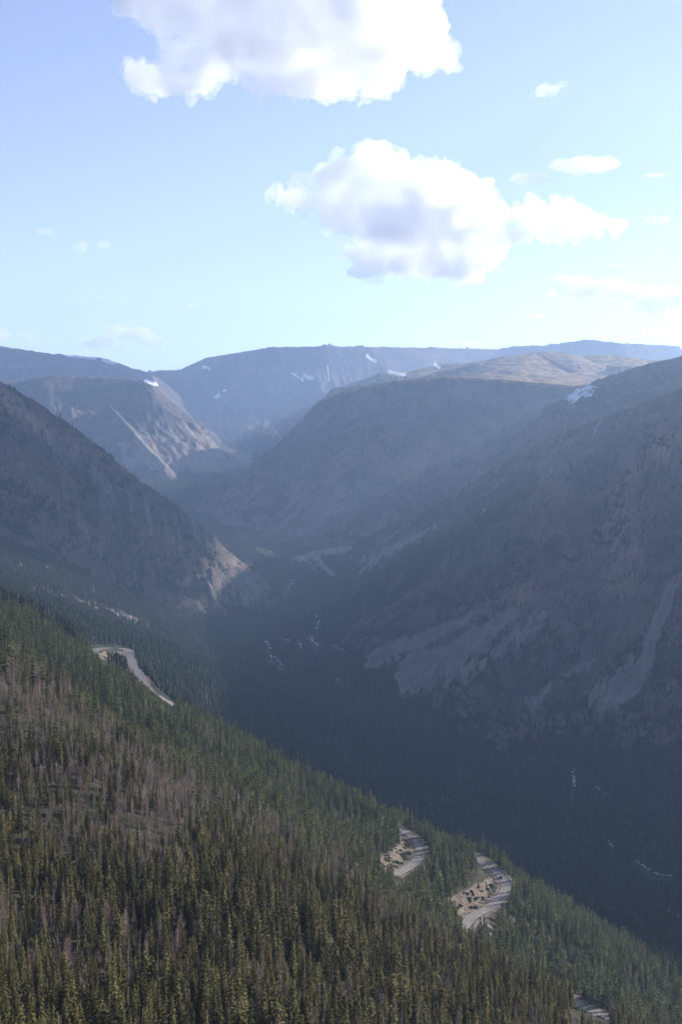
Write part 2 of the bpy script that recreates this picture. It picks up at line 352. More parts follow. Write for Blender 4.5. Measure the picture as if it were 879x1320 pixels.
def node_mat(name):
    m = bpy.data.materials.new(name); m.use_nodes = True; nt = m.node_tree; nt.nodes.clear()
    out = nt.nodes.new('ShaderNodeOutputMaterial'); b = nt.nodes.new('ShaderNodeBsdfPrincipled')
    nt.links.new(b.outputs[0], out.inputs['Surface']); b.inputs['Roughness'].default_value = .95
    b.inputs['Specular IOR Level'].default_value = .15
    return m, nt, b
def N(nt, t, **kw):
    n = nt.nodes.new(t)
    for k, v in kw.items():
        if k in n.inputs: n.inputs[k].default_value = v
        else: setattr(n, k, v)
    return n
def mixc(nt, fac, a, b):
    n = nt.nodes.new('ShaderNodeMix'); n.data_type = 'RGBA'
    for i, v in ((0, fac), (6, a), (7, b)):
        if isinstance(v, (int, float)): n.inputs[i].default_value = v
        elif isinstance(v, tuple): n.inputs[i].default_value = v+(1,)
        else: nt.links.new(v, n.inputs[i])
    return n.outputs[2]
def ramp(nt, src, a, b):
    n = nt.nodes.new('ShaderNodeMapRange'); n.interpolation_type = 'SMOOTHSTEP'
    nt.links.new(src, n.inputs[0]); n.inputs[1].default_value = a; n.inputs[2].default_value = b; return n.outputs[0]
def math_(nt, op, a, b=0.0):
    n = nt.nodes.new('ShaderNodeMath'); n.operation = op
    for i, v in ((0, a), (1, b)):
        if isinstance(v, (int, float)): n.inputs[i].default_value = v
        else: nt.links.new(v, n.inputs[i])
    return n.outputs[0]
def terrain_material():
    m, nt, b = node_mat('terrain')
    geo = N(nt, 'ShaderNodeNewGeometry')
    def noise(scale, det=5, rough=.6, sc=(1, 1, 1)):
        mp = N(nt, 'ShaderNodeMapping'); mp.inputs['Scale'].default_value = sc
        nt.links.new(geo.outputs['Position'], mp.inputs[0])
        n = N(nt, 'ShaderNodeTexNoise'); n.inputs['Scale'].default_value = scale; n.inputs['Detail'].default_value = det; n.inputs['Roughness'].default_value = rough
        nt.links.new(mp.outputs[0], n.inputs['Vector']); return n.outputs[0]
    at = lambda nm: (lambda a: (setattr(a, 'attribute_name', nm), a.outputs['Fac'])[1])(N(nt, 'ShaderNodeAttribute'))
    cv = N(nt, 'ShaderNodeCombineXYZ'); nt.links.new(at('fall_across'), cv.inputs[0]); nt.links.new(at('fall_along'), cv.inputs[1])
    def streaks(a, b, det=6):
        mp = N(nt, 'ShaderNodeMapping'); mp.inputs['Scale'].default_value = (a, b, 1); nt.links.new(cv.outputs[0], mp.inputs[0])
        n = N(nt, 'ShaderNodeTexNoise'); n.inputs['Scale'].default_value = 1; n.inputs['Detail'].default_value = det; n.inputs['Roughness'].default_value = .68; n.inputs['Distortion'].default_value = .4
        nt.links.new(mp.outputs[0], n.inputs['Vector']); return n.outputs[0]
    stk = streaks(36, 9); stk2 = streaks(90, 16)
    fine = noise(.09, 6, .65); mid = noise(.018, 6, .6); bigv = noise(.004, 5, .55); strata = noise(.012, 5, .6, (1, 1, 4))
    rock = mixc(nt, ramp(nt, mid, .3, .7), (.028, .026, .026), (.108, .096, .089))
    rock = mixc(nt, math_(nt, 'MULTIPLY', ramp(nt, bigv, .46, .62), .65), rock, (.19, .125, .098))
    rock = mixc(nt, math_(nt, 'MULTIPLY', ramp(nt, strata, .52, .66), .55), rock, (.035, .034, .034))
    rock = mixc(nt, math_(nt, 'MULTIPLY', ramp(nt, stk, .5, .62), .75), rock, (.105, .093, .086)); rock = mixc(nt, math_(nt, 'MULTIPLY', ramp(nt, stk2, .52, .64), .6), rock, (.028, .03, .028))
    rock = mixc(nt, math_(nt, 'MULTIPLY', at('warm'), ramp(nt, stk2, .34, .56)), rock, (.33, .21, .15))
    scr = mixc(nt, ramp(nt, stk2, .3, .7), (.135, .115, .102), (.255, .215, .188))
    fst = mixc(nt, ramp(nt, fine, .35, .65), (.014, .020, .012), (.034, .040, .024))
    grs = mixc(nt, ramp(nt, mid, .35, .68), (.10, .07, .04), (.36, .25, .12))
    soi = mixc(nt, ramp(nt, noise(.35, 5, .7), .35, .65), (.11, .085, .068), (.23, .185, .15))
    soi = mixc(nt, math_(nt, 'MULTIPLY', ramp(nt, noise(.12, 4, .6), .52, .66), .8), soi, (.10, .105, .055))
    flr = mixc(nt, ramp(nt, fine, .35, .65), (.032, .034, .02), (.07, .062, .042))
    def thr(a, w=.22):              # attribute broken up by noise
        s = math_(nt, 'ADD', a, math_(nt, 'MULTIPLY', math_(nt, 'SUBTRACT', math_(nt, 'ADD', math_(nt, 'MULTIPLY', fine, .5), math_(nt, 'MULTIPLY', stk2, .5)), .5), 1.6)); return ramp(nt, s, .5-w, .5+w)
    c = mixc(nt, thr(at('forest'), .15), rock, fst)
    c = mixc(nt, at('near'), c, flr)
    c = mixc(nt, thr(at('grass')), c, grs)
    c = mixc(nt, thr(at('scree'), .25), c, scr)
    c = mixc(nt, thr(at('soil')), c, soi)
    s = math_(nt, 'ADD', at('snow'), math_(nt, 'MULTIPLY', math_(nt, 'SUBTRACT', mid, .5), .5)); c = mixc(nt, ramp(nt, s, .38, .5), c, (.66, .68, .72))
    nt.links.new(c, b.inputs['Base Color'])
    bp = N(nt, 'ShaderNodeBump'); bp.inputs['Strength'].default_value = .7; bp.inputs['Distance'].default_value = 14.0
    nt.links.new(math_(nt, 'ADD', noise(.03, 8, .7), math_(nt, 'MULTIPLY', fine, .3)), bp.inputs['Height']); nt.links.new(bp.outputs[0], b.inputs['Normal'])
    return m
M_terrain = terrain_material()
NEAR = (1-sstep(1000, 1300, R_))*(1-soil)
nr, nc = X.shape
idx = np.arange(nr*nc).reshape(nr, nc)
c0 = np.arange(nc); c1 = (c0+1) % nc
quads = np.stack([idx[:-1][:, c0], idx[:-1][:, c1], idx[1:][:, c1], idx[1:][:, c0]], -1)  # rings x cols x 4
quads = quads[:, :-1]               # first and last column coincide (+-180 deg)
# flip so that normals point up
quads = quads[..., ::-1]
FV = np.stack([X.ravel(), Y.ravel(), Z.ravel()], 1)
warm = stroke([(860,560),(820,640),(800,740)], 60, 50, 1.)*np.clip(.6+N1*1.2+STK*.5, 0, 1)
warm = np.maximum(warm, stroke([(700,640),(730,740),(600,800)], 40, 30, 1.)*np.clip(.3+N1*1.2+STK*.6, 0, 1)*.8)
warm = np.maximum(warm, stroke([(0,515),(60,555)], 25, 20, 1.)*.7)
ATT = dict(warm=warm, fall_across=fa/1000, fall_along=fb/1000, forest=forest, scree=scree, grass=grass, soil=soil, snow=snow, near=NEAR)
fid = IDM[:-1, :-1].astype(int).copy(); fsn = np.maximum(np.maximum(SNID[:-1, :-1], SNID[1:, 1:]), np.maximum(SNID[1:, :-1], SNID[:-1, 1:]))
fr = R_[:-1, :-1]
fid[(fid == 0) & (fr < 1250)] = 20          # hillside
fid[(fid == 0)] = 21                        # valley
fid[(fid == 6)] = 5
fid = np.where(fsn > 0, 100+fsn, fid)
def mesh_np(name, verts, faces, mat, atts=None, smooth=True):
    me = bpy.data.meshes.new(name); k = faces.shape[1]; nf = len(faces)
    me.vertices.add(len(verts)); me.vertices.foreach_set('co', verts.astype(np.float32).ravel())
    me.loops.add(nf*k); me.loops.foreach_set('vertex_index', faces.astype(np.int32).ravel())
    me.polygons.add(nf); me.polygons.foreach_set('loop_start', np.arange(0, nf*k, k, dtype=np.int32))
    try: me.polygons.foreach_set('loop_total', np.full(nf, k, np.int32))
    except Exception: pass
    me.polygons.foreach_set('use_smooth', np.full(nf, smooth))
    for a, v in (atts or {}).items():
        at = me.attributes.new(a, 'FLOAT', 'POINT'); at.data.foreach_set('value', v.astype(np.float32).ravel())
    me.update(calc_edges=True)
    if mat: me.materials.append(mat)
    return me
def link(name, me, parent=None, label=None, cat=None, group=None, kind=None, loc=None):
    o = bpy.data.objects.new(name, me); C.objects.link(o)
    if parent: o.parent = parent
    if loc is not None: o.location = loc
    if label: o['label'] = label
    if cat: o['category'] = cat
    if group: o['group'] = group
    if kind: o['kind'] = kind
    return o
names = {20: ('hillside', 'near hillside carrying the conifer forest and the hairpin roads', 'hillside'), 21: ('valley_floor', 'dark forested valley floor winding up between the mountains', 'valley'),
         1: ('mountain', 'shaded rocky mountain at the left edge, sloping down to the valley', 'mountain'), 2: ('mountain', 'second mountain on the left with pale scree fans at its foot', 'mountain'),
         3: ('plateau', 'high brown plateau at the upper left skyline', 'plateau'), 4: ('mountain', 'far blue mountain wall closing the valley head', 'mountain'),
         5: ('plateau', 'cliff-edged plateau right of the valley with golden grass on top', 'plateau'), 7: ('mountain', 'near dark mountain at the right edge with scree chutes', 'mountain')}
for v in np.unique(fid):
    fs = quads[fid == v]; used, inv = np.unique(fs.ravel(), return_inverse=True); fs = inv.reshape(fs.shape)
    nm, lb, ct = names[v] if v < 100 else ('snow_patch', snow_spots[v-101][2], 'snow')
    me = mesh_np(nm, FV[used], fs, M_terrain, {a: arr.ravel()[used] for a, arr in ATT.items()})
    link(nm, me, label=lb, cat=ct, kind='structure', group=None if v < 100 else 'snow patches left in the high gullies')


# ------------------------------------------------------------------ trees
def foliage_mat(name, dark, light, var=.35):
    m, nt, b = node_mat(name)
    oi = N(nt, 'ShaderNodeObjectInfo'); geo = N(nt, 'ShaderNodeNewGeometry')
    n = N(nt, 'ShaderNodeTexNoise'); n.inputs['Scale'].default_value = .9; n.inputs['Detail'].default_value = 3
    nt.links.new(geo.outputs['Position'], n.inputs['Vector'])
    f = math_(nt, 'ADD', math_(nt, 'MULTIPLY', oi.outputs['Random'], .6), math_(nt, 'MULTIPLY', geo.outputs['Random Per Island'], .45))
    c = mixc(nt, f, dark, light)
    hs = N(nt, 'ShaderNodeHueSaturation'); nt.links.new(c, hs.inputs['Color'])
    r2 = math_(nt, 'FRACT', math_(nt, 'MULTIPLY', oi.outputs['Random'], 7.31))
    nt.links.new(math_(nt, 'ADD', .475, math_(nt, 'MULTIPLY', r2, .045)), hs.inputs['Hue'])
    nt.links.new(math_(nt, 'ADD', 1-var/2, math_(nt, 'MULTIPLY', math_(nt, 'FRACT', math_(nt, 'MULTIPLY', oi.outputs['Random'], 3.77)), var)), hs.inputs['Value'])
    nt.links.new(hs.outputs[0], b.inputs['Base Color'])
    return m
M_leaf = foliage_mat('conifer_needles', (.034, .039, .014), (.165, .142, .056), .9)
M_leaf2 = foliage_mat('young_conifer_needles', (.040, .055, .019), (.165, .170, .068), .8)  # greener living trees, with sunlight on the far spur painted in as extra brightness
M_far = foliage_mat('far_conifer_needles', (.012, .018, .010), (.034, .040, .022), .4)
M_red = foliage_mat('red_needles', (.13, .065, .035), (.24, .125, .06))
M_bark = foliage_mat('bark', (.06, .045, .035), (.12, .095, .075))
M_dead = foliage_mat('dead_wood', (.18, .135, .112), (.36, .29, .25))
M_shrub = foliage_mat('shrub_leaves', (.05, .07, .035), (.13, .16, .08), .5)

def cone(p0, p1, r0, r1, n=5):
    p0 = np.array(p0, float); p1 = np.array(p1, float); d = p1-p0; d /= np.linalg.norm(d)+1e-9
    a = np.cross(d, [0, 0, 1.0] if abs(d[2]) < .9 else [1.0, 0, 0]); a /= np.linalg.norm(a); b = np.cross(d, a)
    th = np.arange(n)*2*math.pi/n; ring = np.cos(th)[:, None]*a+np.sin(th)[:, None]*b
    V = np.vstack([p0+ring*r0, p1+ring*r1]); F = []
    for i in range(n):
        j = (i+1) % n; F += [(i, j, n+j), (i, n+j, n+i)]
    return V, np.array(F)
class TM:
    def __init__(s): s.V = []; s.F = []; s.n = 0
    def add(s, V, F): s.V.append(np.asarray(V, float)); s.F.append(np.asarray(F)+s.n); s.n += len(V)
    def get(s): return np.vstack(s.V), np.vstack(s.F)
def conifer(seed, H, R, whorls, nb, clumps, base=.06, shape=.85, csize=.42, lean=0.0):
    r = np.random.default_rng(seed); c = TM()
    bend = r.normal(0, .012*H, 2)+lean
    ax = lambda z: np.array([bend[0]*(z/H)**2, bend[1]*(z/H)**2, z])
    for i in range(whorls):
        t = (i+r.random()*.7)/whorls; z = H*(base+(1-base)*t**.92)
        rad = R*((1-t)**shape*.93+.07*(1-t))*r.uniform(.72, 1.15)
        if t < .15: rad *= .65+t*2.3
        a0 = r.random()*6.28
        for k in range(nb):
            if r.random() < .12: continue
            a = a0+6.283*k/nb+r.normal(0, .2); L = rad*r.uniform(.65, 1.2)+.12; dr = np.array([math.cos(a), math.sin(a), 0])
            side = np.array([-dr[1], dr[0], 0]); droop = r.uniform(.15, .5)*(1-t*.8)
            nc_ = max(2, int(round(clumps*(.35+.65*L/R))))
            for q in range(nc_):
                f = (q+.6)/nc_; ctr = ax(z)+dr*L*f+np.array([0, 0, -droop*L*f+.12*L*f*f])+r.normal(0, .05, 3)
                w = csize*(.55+.45*L/R)*(1.15-.45*f)*r.uniform(.7, 1.3)
                d2 = dr*1.0+side*r.normal(0, .5)+np.array([0, 0, r.normal(-.15, .25)]); d2 /= np.linalg.norm(d2)
                s2 = side+np.array([0, 0, r.normal(0, .45)])
                p = [ctr-d2*w*.7+s2*w*.12, ctr+s2*w*.62-d2*w*.1, ctr+d2*w*1.05, ctr-s2*w*.62-d2*w*.1, ctr+np.array([0, 0, -w*.5])]
                c.add(p, [(0, 1, 2), (0, 2, 3), (1, 4, 3)])
    tip = ax(H); c.add([tip+[0, 0, .5], tip+[.13, 0, -.6], tip+[-.07, .12, -.6], tip+[-.07, -.12, -.6]], [(0, 1, 2), (0, 2, 3), (0, 3, 1)])
    t = TM(); pts = [ax(z) for z in np.linspace(-.6, H*.97, 6)]
    for i in range(5):
        t.add(*cone(pts[i], pts[i+1], H*.0125*(1-i/5.3), H*.0125*(1-(i+1)/5.3)))
    return c.get(), t.get()
def dead(seed, H, R, nbr, up=.5, fork=0):
    r = np.random.default_rng(seed); c = TM(); t = TM()
    bend = r.normal(0, .02*H, 2); ax = lambda z: np.array([bend[0]*(z/H)**2, bend[1]*(z/H)**2, z])
    pts = [ax(z) for z in np.linspace(-.6, H, 7)]
    for i in range(6): t.add(*cone(pts[i], pts[i+1], H*.013*(1-i/6.4), H*.013*(1-(i+1)/6.4)))
    for k in range(fork):
        a = r.random()*6.28; z = H*r.uniform(.3, .55); p = ax(z); d = np.array([math.cos(a)*.45, math.sin(a)*.45, .9])
        p1 = p+d*H*.2; p2 = p1+np.array([d[0]*.3, d[1]*.3, 1])*H*.2; t.add(*cone(p, p1, H*.009, H*.006)); t.add(*cone(p1, p2, H*.006, H*.002))
        for j in range(14):
            q = p1+(p2-p1)*r.random(); e = r.normal(0, 1, 3); e[2] = abs(e[2]); e /= np.linalg.norm(e); c.add(*cone(q, q+e*r.uniform(.5, 1.3), .03, .006, 3))
    for i in range(nbr):
        f = r.random()**.8; z = H*(.14+.84*f); a = r.random()*6.28
        L = R*(1-f*.8)*r.uniform(.4, 1.15); u = up*r.uniform(.2, 1.5); p = ax(z)
        m = p+np.array([math.cos(a)*L*.6, math.sin(a)*L*.6, L*.6*u*.4]); e = p+np.array([math.cos(a+r.normal(0, .3))*L, math.sin(a+r.normal(0, .3))*L, L*u])
        c.add(*cone(p, m, .045, .03, 3)); c.add(*cone(m, e, .03, .008, 3))
        for j in range(3):
            q = m+(e-m)*r.random(); w = q+r.normal(0, .28, 3)*(L*.55)+[0, 0, .15*L]; c.add(*cone(q, w, .02, .006, 3))
    return c.get(), t.get()
def far_conifer(seed, H, R):
    r = np.random.default_rng(seed); c = TM(); n = 7
    for i, (z0, z1, rr) in enumerate([(.04, .5, 1), (.3, .75, .72), (.55, 1.0, .45)]):
        th = np.arange(n)*6.283/n+r.random()*6; ra = R*rr*r.uniform(.65, 1.25, n); zz = H*z0+r.normal(0, .04*H, n)
        V = np.vstack([[0, 0, H*z1], np.stack([np.cos(th)*ra, np.sin(th)*ra, zz], 1)])
        c.add(V, [(0, 1+k, 1+(k+1) % n) for k in range(n)])
    return c.get()
LIVE = [  # kind, label, group, (H, R, whorls, branches, clumps, base, shape, clump size)
    ('conifer_tree', 'slender dark green fir with a narrow spire, among the nearest trees of the hillside', (14, 1.55, 40, 7, 4, .04, .85, .40)),
    ('conifer_tree', 'full olive green spruce with a broad cone, among the nearest trees of the hillside', (13, 2.1, 36, 8, 5, .04, .8, .46)),
    ('conifer_tree', 'tall thin lodgepole pine with a ragged crown and bare lower trunk, near the viewer', (15, 1.4, 34, 6, 4, .22, .6, .44)),
    ('conifer_tree', 'short bushy young conifer standing low between the nearest taller trees', (8.5, 1.6, 26, 7, 4, .03, .8, .40)),
    ('conifer_tree', 'round topped whitebark pine with a wide loose crown among the nearest trees', (11.5, 2.4, 26, 8, 5, .15, .42, .52)),
    ('conifer_tree', 'crooked dark fir with gaps in its narrow crown among the nearest trees', (12.5, 1.35, 25, 6, 4, .08, .75, .44))]
DEAD = [('dead_tree', 'bare grey dead pine with upswept branches among the nearest trees of the hillside', (12, 2.0, 90, .75, 1)),
    ('dead_tree', 'forked silver dead pine with a wide tangle of bare branches near the viewer', (10.5, 2.5, 110, 1.0, 3)),
    ('dead_tree', 'straight thin grey snag with short stubby branches among the nearest trees', (13, 1.2, 70, .3, 0))]
def tri_mesh(name, V, F, mats, mi=None):
    me = mesh_np(name, V, F, None, smooth=False)
    for m in mats: me.materials.append(m)
    if mi is not None: me.polygons.foreach_set('material_index', mi.astype(np.int32))
    return me
def joined(name, c, t, mc, mt):
    return tri_mesh(name, np.vstack([c[0], t[0]]), np.vstack([c[1], t[1]+len(c[0])]), [mc, mt], np.r_[np.zeros(len(c[1])), np.ones(len(t[1]))])
def proto_obj(name, me): return bpy.data.objects.new(name, me)      # used only as the source of a stuff object's instances
P_live = []; P_dead = []; src_live = []; src_dead = []; src_mid = []
for i, (kd, lb, a) in enumerate(LIVE):
    a = (a[0], a[1]*1.18)+a[2:]; c, t = conifer(100+i, *a); P_live.append((kd, lb, tri_mesh('crown', *c, [M_leaf]), tri_mesh('trunk', *t, [M_bark])))
    src_live.append(proto_obj('conifer_source', joined('conifer', c, t, M_leaf, M_bark)))
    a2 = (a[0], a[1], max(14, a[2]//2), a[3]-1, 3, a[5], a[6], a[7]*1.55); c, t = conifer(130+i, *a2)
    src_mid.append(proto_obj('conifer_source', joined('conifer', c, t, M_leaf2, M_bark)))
for i, (kd, lb, a) in enumerate(DEAD):
    c, t = dead(200+i, *a); P_dead.append((kd, lb, tri_mesh('branches', *c, [M_dead]), tri_mesh('trunk', *t, [M_dead])))
    src_dead.append(proto_obj('dead_tree_source', joined('dead_tree', c, t, M_dead, M_dead)))
src_far = [proto_obj('far_conifer_source', tri_mesh('far_conifer', *far_conifer(300+i, 11, r), [M_far])) for i, r in enumerate((2.2, 2.6, 3.0, 1.9))]

# --- scatter on the cells of the terrain grid
def cells(a): return .25*(a[:-1, :-1]+a[1:, :-1]+a[:-1, 1:]+a[1:, 1:])
cR = cells(R_); cT = cells(T); cArea = np.abs((R_[1:, :-1]-R_[:-1, :-1])*(T[:-1, 1:]-T[:-1, :-1]))*cR
cEL = cells(EL); cH = cells(HOR); cF = cells(forest); cSL = cells(SL); cX = cells(X); cY = cells(Y); cPX = cells(PX); cPY = cells(PY); cID = IDM[:-1, :-1]
view = (np.abs(cT) < math.radians(23)) & (cR > 170) & (cEL+15/cR > cH-.012) & (cEL > -.60)
dens = np.where(cR < 1250, np.where(cR < 690, 1/11.0, 1/15.0)*sstep(.35, .7, cF)*(1+.5*cells(N1)), 0)
dens = np.where(cR >= 1250, 1/38.0*sstep(.15, .85, cF)*(1+.6*cells(N3)), dens)
dens = np.where((cR >= 1250) & (cells(IDM.astype(float)) > 0) & (cells(Z) < 150) & (cells(scree) < .4), np.maximum(dens, 1/420.0), dens)
dens = dens*np.clip(1-sstep(4500, 7500, cR), 0, 1)*view
clearing = fbm(cX/45, cY/45, 3, 400)
dens = dens*np.where(cR < 1250, 1-.4*sstep(.5, .62, clearing), 1-.7*sstep(.3, .5, clearing))
npts = rng.poisson(np.clip(dens, 0, 1)*cArea*(0.35 if QUICK else 1))
ii, jj = np.nonzero(npts); rep = npts[ii, jj]; ii = np.repeat(ii, rep); jj = np.repeat(jj, rep)
fu = rng.random(len(ii)); fv = rng.random(len(ii))
def bil(A): return (A[ii, jj]*(1-fu)+A[ii+1, jj]*fu)*(1-fv)+(A[ii, jj+1]*(1-fu)+A[ii+1, jj+1]*fu)*fv
tr = bil(R_); tt = T[ii, jj]*(1-fv)+T[ii, jj+1]*fv; tx = np.sin(tt)*tr; ty = np.cos(tt)*tr; tz = bil(Z)
tsc = np.clip(rng.normal(1.0, .2, len(tr)), .5, 1.5)*np.where(tr > 700, 1.12, 1.0)
tsc *= np.where(tr < 690, .80, np.where(tr < 1250, .84, .9)); tsc *= np.clip(1+fbm(tx/70, ty/70, 3, 430)*.5, .7, 1.3)
bx_, by_ = project(tx, ty, tz); ux_, uy_ = project(tx, ty, tz+13*tsc)
# keep the view onto the roads clear where the photograph shows them: the verge below the road is open ground
keep = np.ones(len(tr), bool); drd, _z = road_dist(tx, ty); keep &= drd > 1.5
ROADPX = [([(126,834),(155,835),(167,842),(168,853),(176,865),(190,880),(205,893),(221,906)], 4), ([(521,1075),(534,1083),(542,1095),(540,1106),(530,1116),(512,1130)], 6),
          ([(621,1110),(634,1120),(645,1131),(652,1142),(649,1152),(635,1165),(618,1178),(602,1189)], 7), ([(738,1290),(760,1303),(785,1318)], 3)]
def covers(pts, pad):
    global keep
    P = resample(catmull([(a, b, 0) for a, b in pts], 8), 2.0)
    for p in P:
        keep &= ~((np.abs(ux_-p[0]) < pad) & (uy_ < p[1]+2) & (by_ > p[1]-2) & (by_-p[1] < 45))
for pts, pad in ROADPX: covers(pts, pad)
covers([(497,1108),(512,1098)], 7); covers([(590,1160),(610,1155),(625,1145)], 9); covers([(131,845),(136,855)], 4)
for pts, w0 in CREEK:
    P = resample(catmull([(a, b, 0) for a, b in pts], 6), 2.0)
    for p in P: keep &= ~((tr > 1200) & (np.abs(bx_-p[0]) < 3+w0*.5) & (uy_ < p[1]+2) & (by_ > p[1]-2))
f1 = (tr < 1250)
dm = fbm(tx/60, ty/60, 3, 450)
def pxstroke(pts, r):
    best = np.full(len(tr), -9.0)
    for i in range(len(pts)-1):
        (ax, ay), (bx, by) = pts[i], pts[i+1]; dx, dy = bx-ax, by-ay
        t = np.clip(((bx_-ax)*dx+(by_-ay)*dy)/(dx*dx+dy*dy), 0, 1); best = np.maximum(best, 1-np.hypot(bx_-ax-t*dx, by_-ay-t*dy)/r)
    return sstep(0, .8, best)
pd = .11+.40*sstep(-.05, .4, dm)+.36*pxstroke([(0,885),(120,935),(215,1005),(300,1065),(430,1120)], 42)*(tr < 660)+.3*pxstroke([(0,930),(110,1000),(200,1060)], 85)*(tr < 660)*1.4
pd += .25*pxstroke([(440,1130),(520,1190),(600,1240)], 35)*(tr < 660)
pd = np.where(tr > 680, .05+.1*sstep(.2, .6, dm), pd)
isdead = (rng.random(len(tr)) < pd) & f1
vr = rng.random(len(tr)); wts = np.cumsum([.27, .2, .19, .12, .1, .12]); var = np.searchsorted(wts/wts[-1], vr)
dvar = rng.integers(0, 3, len(tr))
rot = rng.random(len(tr))*6.283
frame = keep & (bx_ > -5) & (bx_ < 884) & (uy_ < 1312) & f1
def nearest(m, n):
    k = np.nonzero(m)[0]; return k[np.argsort(tr[k])[:n]]
hero_live = nearest(frame & ~isdead, 300); hero_dead = nearest(frame & isdead, 280)
LOOK = dict(zip([l[1] for l in LIVE+DEAD], ['slender fir', 'broad olive spruce', 'thin ragged pine', 'bushy young conifer', 'round topped pine', 'crooked gappy fir', 'upswept dead pine', 'forked dead pine', 'stubby grey snag']))
COLS = ['at the left edge', 'close to the left edge', 'at far left', 'well left', 'left of centre', 'just left of centre', 'just right of centre', 'right of centre', 'well right', 'at far right', 'close to the right edge', 'at the right edge']
hero = np.r_[hero_live, hero_dead]; hl = {int(i): LOOK[(P_dead[dvar[i]] if isdead[i] else P_live[var[i]])[1]] for i in hero}
TAKEN = set()
def describe(i):
    my = (uy_[i]+by_[i])/2; row = 'bottom edge' if my > 1290 else 'lowest slope' if my > 1250 else 'low slope' if my > 1200 else 'mid slope' if my > 1140 else 'upper slope'
    col = COLS[int(np.clip(bx_[i]/879*12, 0, 11))]; sz = tsc[i]; size = 'very tall' if sz > 1.12 else 'tall' if sz > .95 else 'medium' if sz > .8 else 'small' if sz > .65 else 'stunted'
    d = np.hypot(bx_[hero]-bx_[i], by_[hero]-by_[i]); nb = hero[np.argsort(d)[1:6]]
    for k in nb:
        for k2 in [None]+list(nb):
            side = 'left of' if bx_[k] > bx_[i] else 'right of'
            lb = '%s %s, %s, %s, %s %s' % (size, hl[int(i)], row, col, side, hl[int(k)])
            if k2 is not None: lb = lb+' and '+hl[int(k2)].split()[0]+' tree'
            if lb not in TAKEN and len(lb.replace(',', '').split()) <= 16: TAKEN.add(lb); return lb
    return '%s %s, %s, %s' % (size, hl[int(i)], row, col)
def place_tree(proto, i, sc):
    kd, lb, c, t = proto
    e = bpy.data.objects.new(kd, None); C.objects.link(e); e.location = (tx[i], ty[i], tz[i]-.15); e.rotation_euler = (0, 0, rot[i]); e.scale = (sc, sc, sc)
    e['label'] = describe(i); e['category'] = 'dead tree' if kd == 'dead_tree' else 'conifer'; e['group'] = 'nearest dead pines of the hillside' if kd == 'dead_tree' else 'nearest conifers of the hillside'
    link('trunk', t, e); link('branches' if kd == 'dead_tree' else 'crown', c, e)
for i in hero_live: place_tree(P_live[var[i]], i, tsc[i])
for i in hero_dead: place_tree(P_dead[dvar[i]], i, tsc[i])
# a few red, recently killed conifers
reds = [(307,1135,455),(176,1105,420),(118,1232,375),(455,1195,480)]
used = set(hero_live)|set(hero_dead)
rc, rt = conifer(501, 10, 1.7, 26, 7, 4, .05, .8, .42)
rcm = tri_mesh('crown', *rc, [M_red]); rtm = tri_mesh('trunk', *rt, [M_bark])
redlab = ['rusty red dying conifer beside the small grassy clearing', 'rust brown dying conifer on the upper left of the near slope', 'small orange brown dying conifer low on the left of the near slope', 'rust tinged dying conifer near the dead trees of the crest']
def ground(x, y):                   # height of the finished terrain mesh
    r = math.hypot(x, y); t = math.atan2(x, y); a = np.searchsorted(RR, r)-1; b = np.searchsorted(TH, t)-1
    fu = (r-RR[a])/(RR[a+1]-RR[a]); fv = (t-TH[b])/(TH[b+1]-TH[b])
    return (Z[a, b]*(1-fu)+Z[a+1, b]*fu)*(1-fv)+(Z[a, b+1]*(1-fu)+Z[a+1, b+1]*fu)*fv
for (a, b, D), lb in zip(reds, redlab):
    p = W(a, b, D); 
    e = bpy.data.objects.new('dying_conifer', None); C.objects.link(e); e.location = (p[0], p[1], ground(p[0], p[1])); e['label'] = lb; e['category'] = 'conifer'; e['group'] = 'red dying conifers'
    e.scale = (.9+.1*random.random(),)*3; link('trunk', rtm, e); link('crown', rcm, e)
def log_mesh(seed):
    r = np.random.default_rng(seed); t = TM(); L = r.uniform(5, 9)
    t.add(*cone((-L/2, 0, .25), (L*.1, r.normal(0, .15), .35), .17, .12, 5)); t.add(*cone((L*.1, 0, .35), (L/2, r.normal(0, .3), .3), .12, .03, 5))
    for k in range(9):
        x = r.uniform(-L*.2, L*.45); e = r.normal(0, .6, 3); e[2] = abs(e[2]); t.add(*cone((x, 0, .33), (x+e[0], e[1], .33+e[2]), .035, .008, 3))
    return t.get()
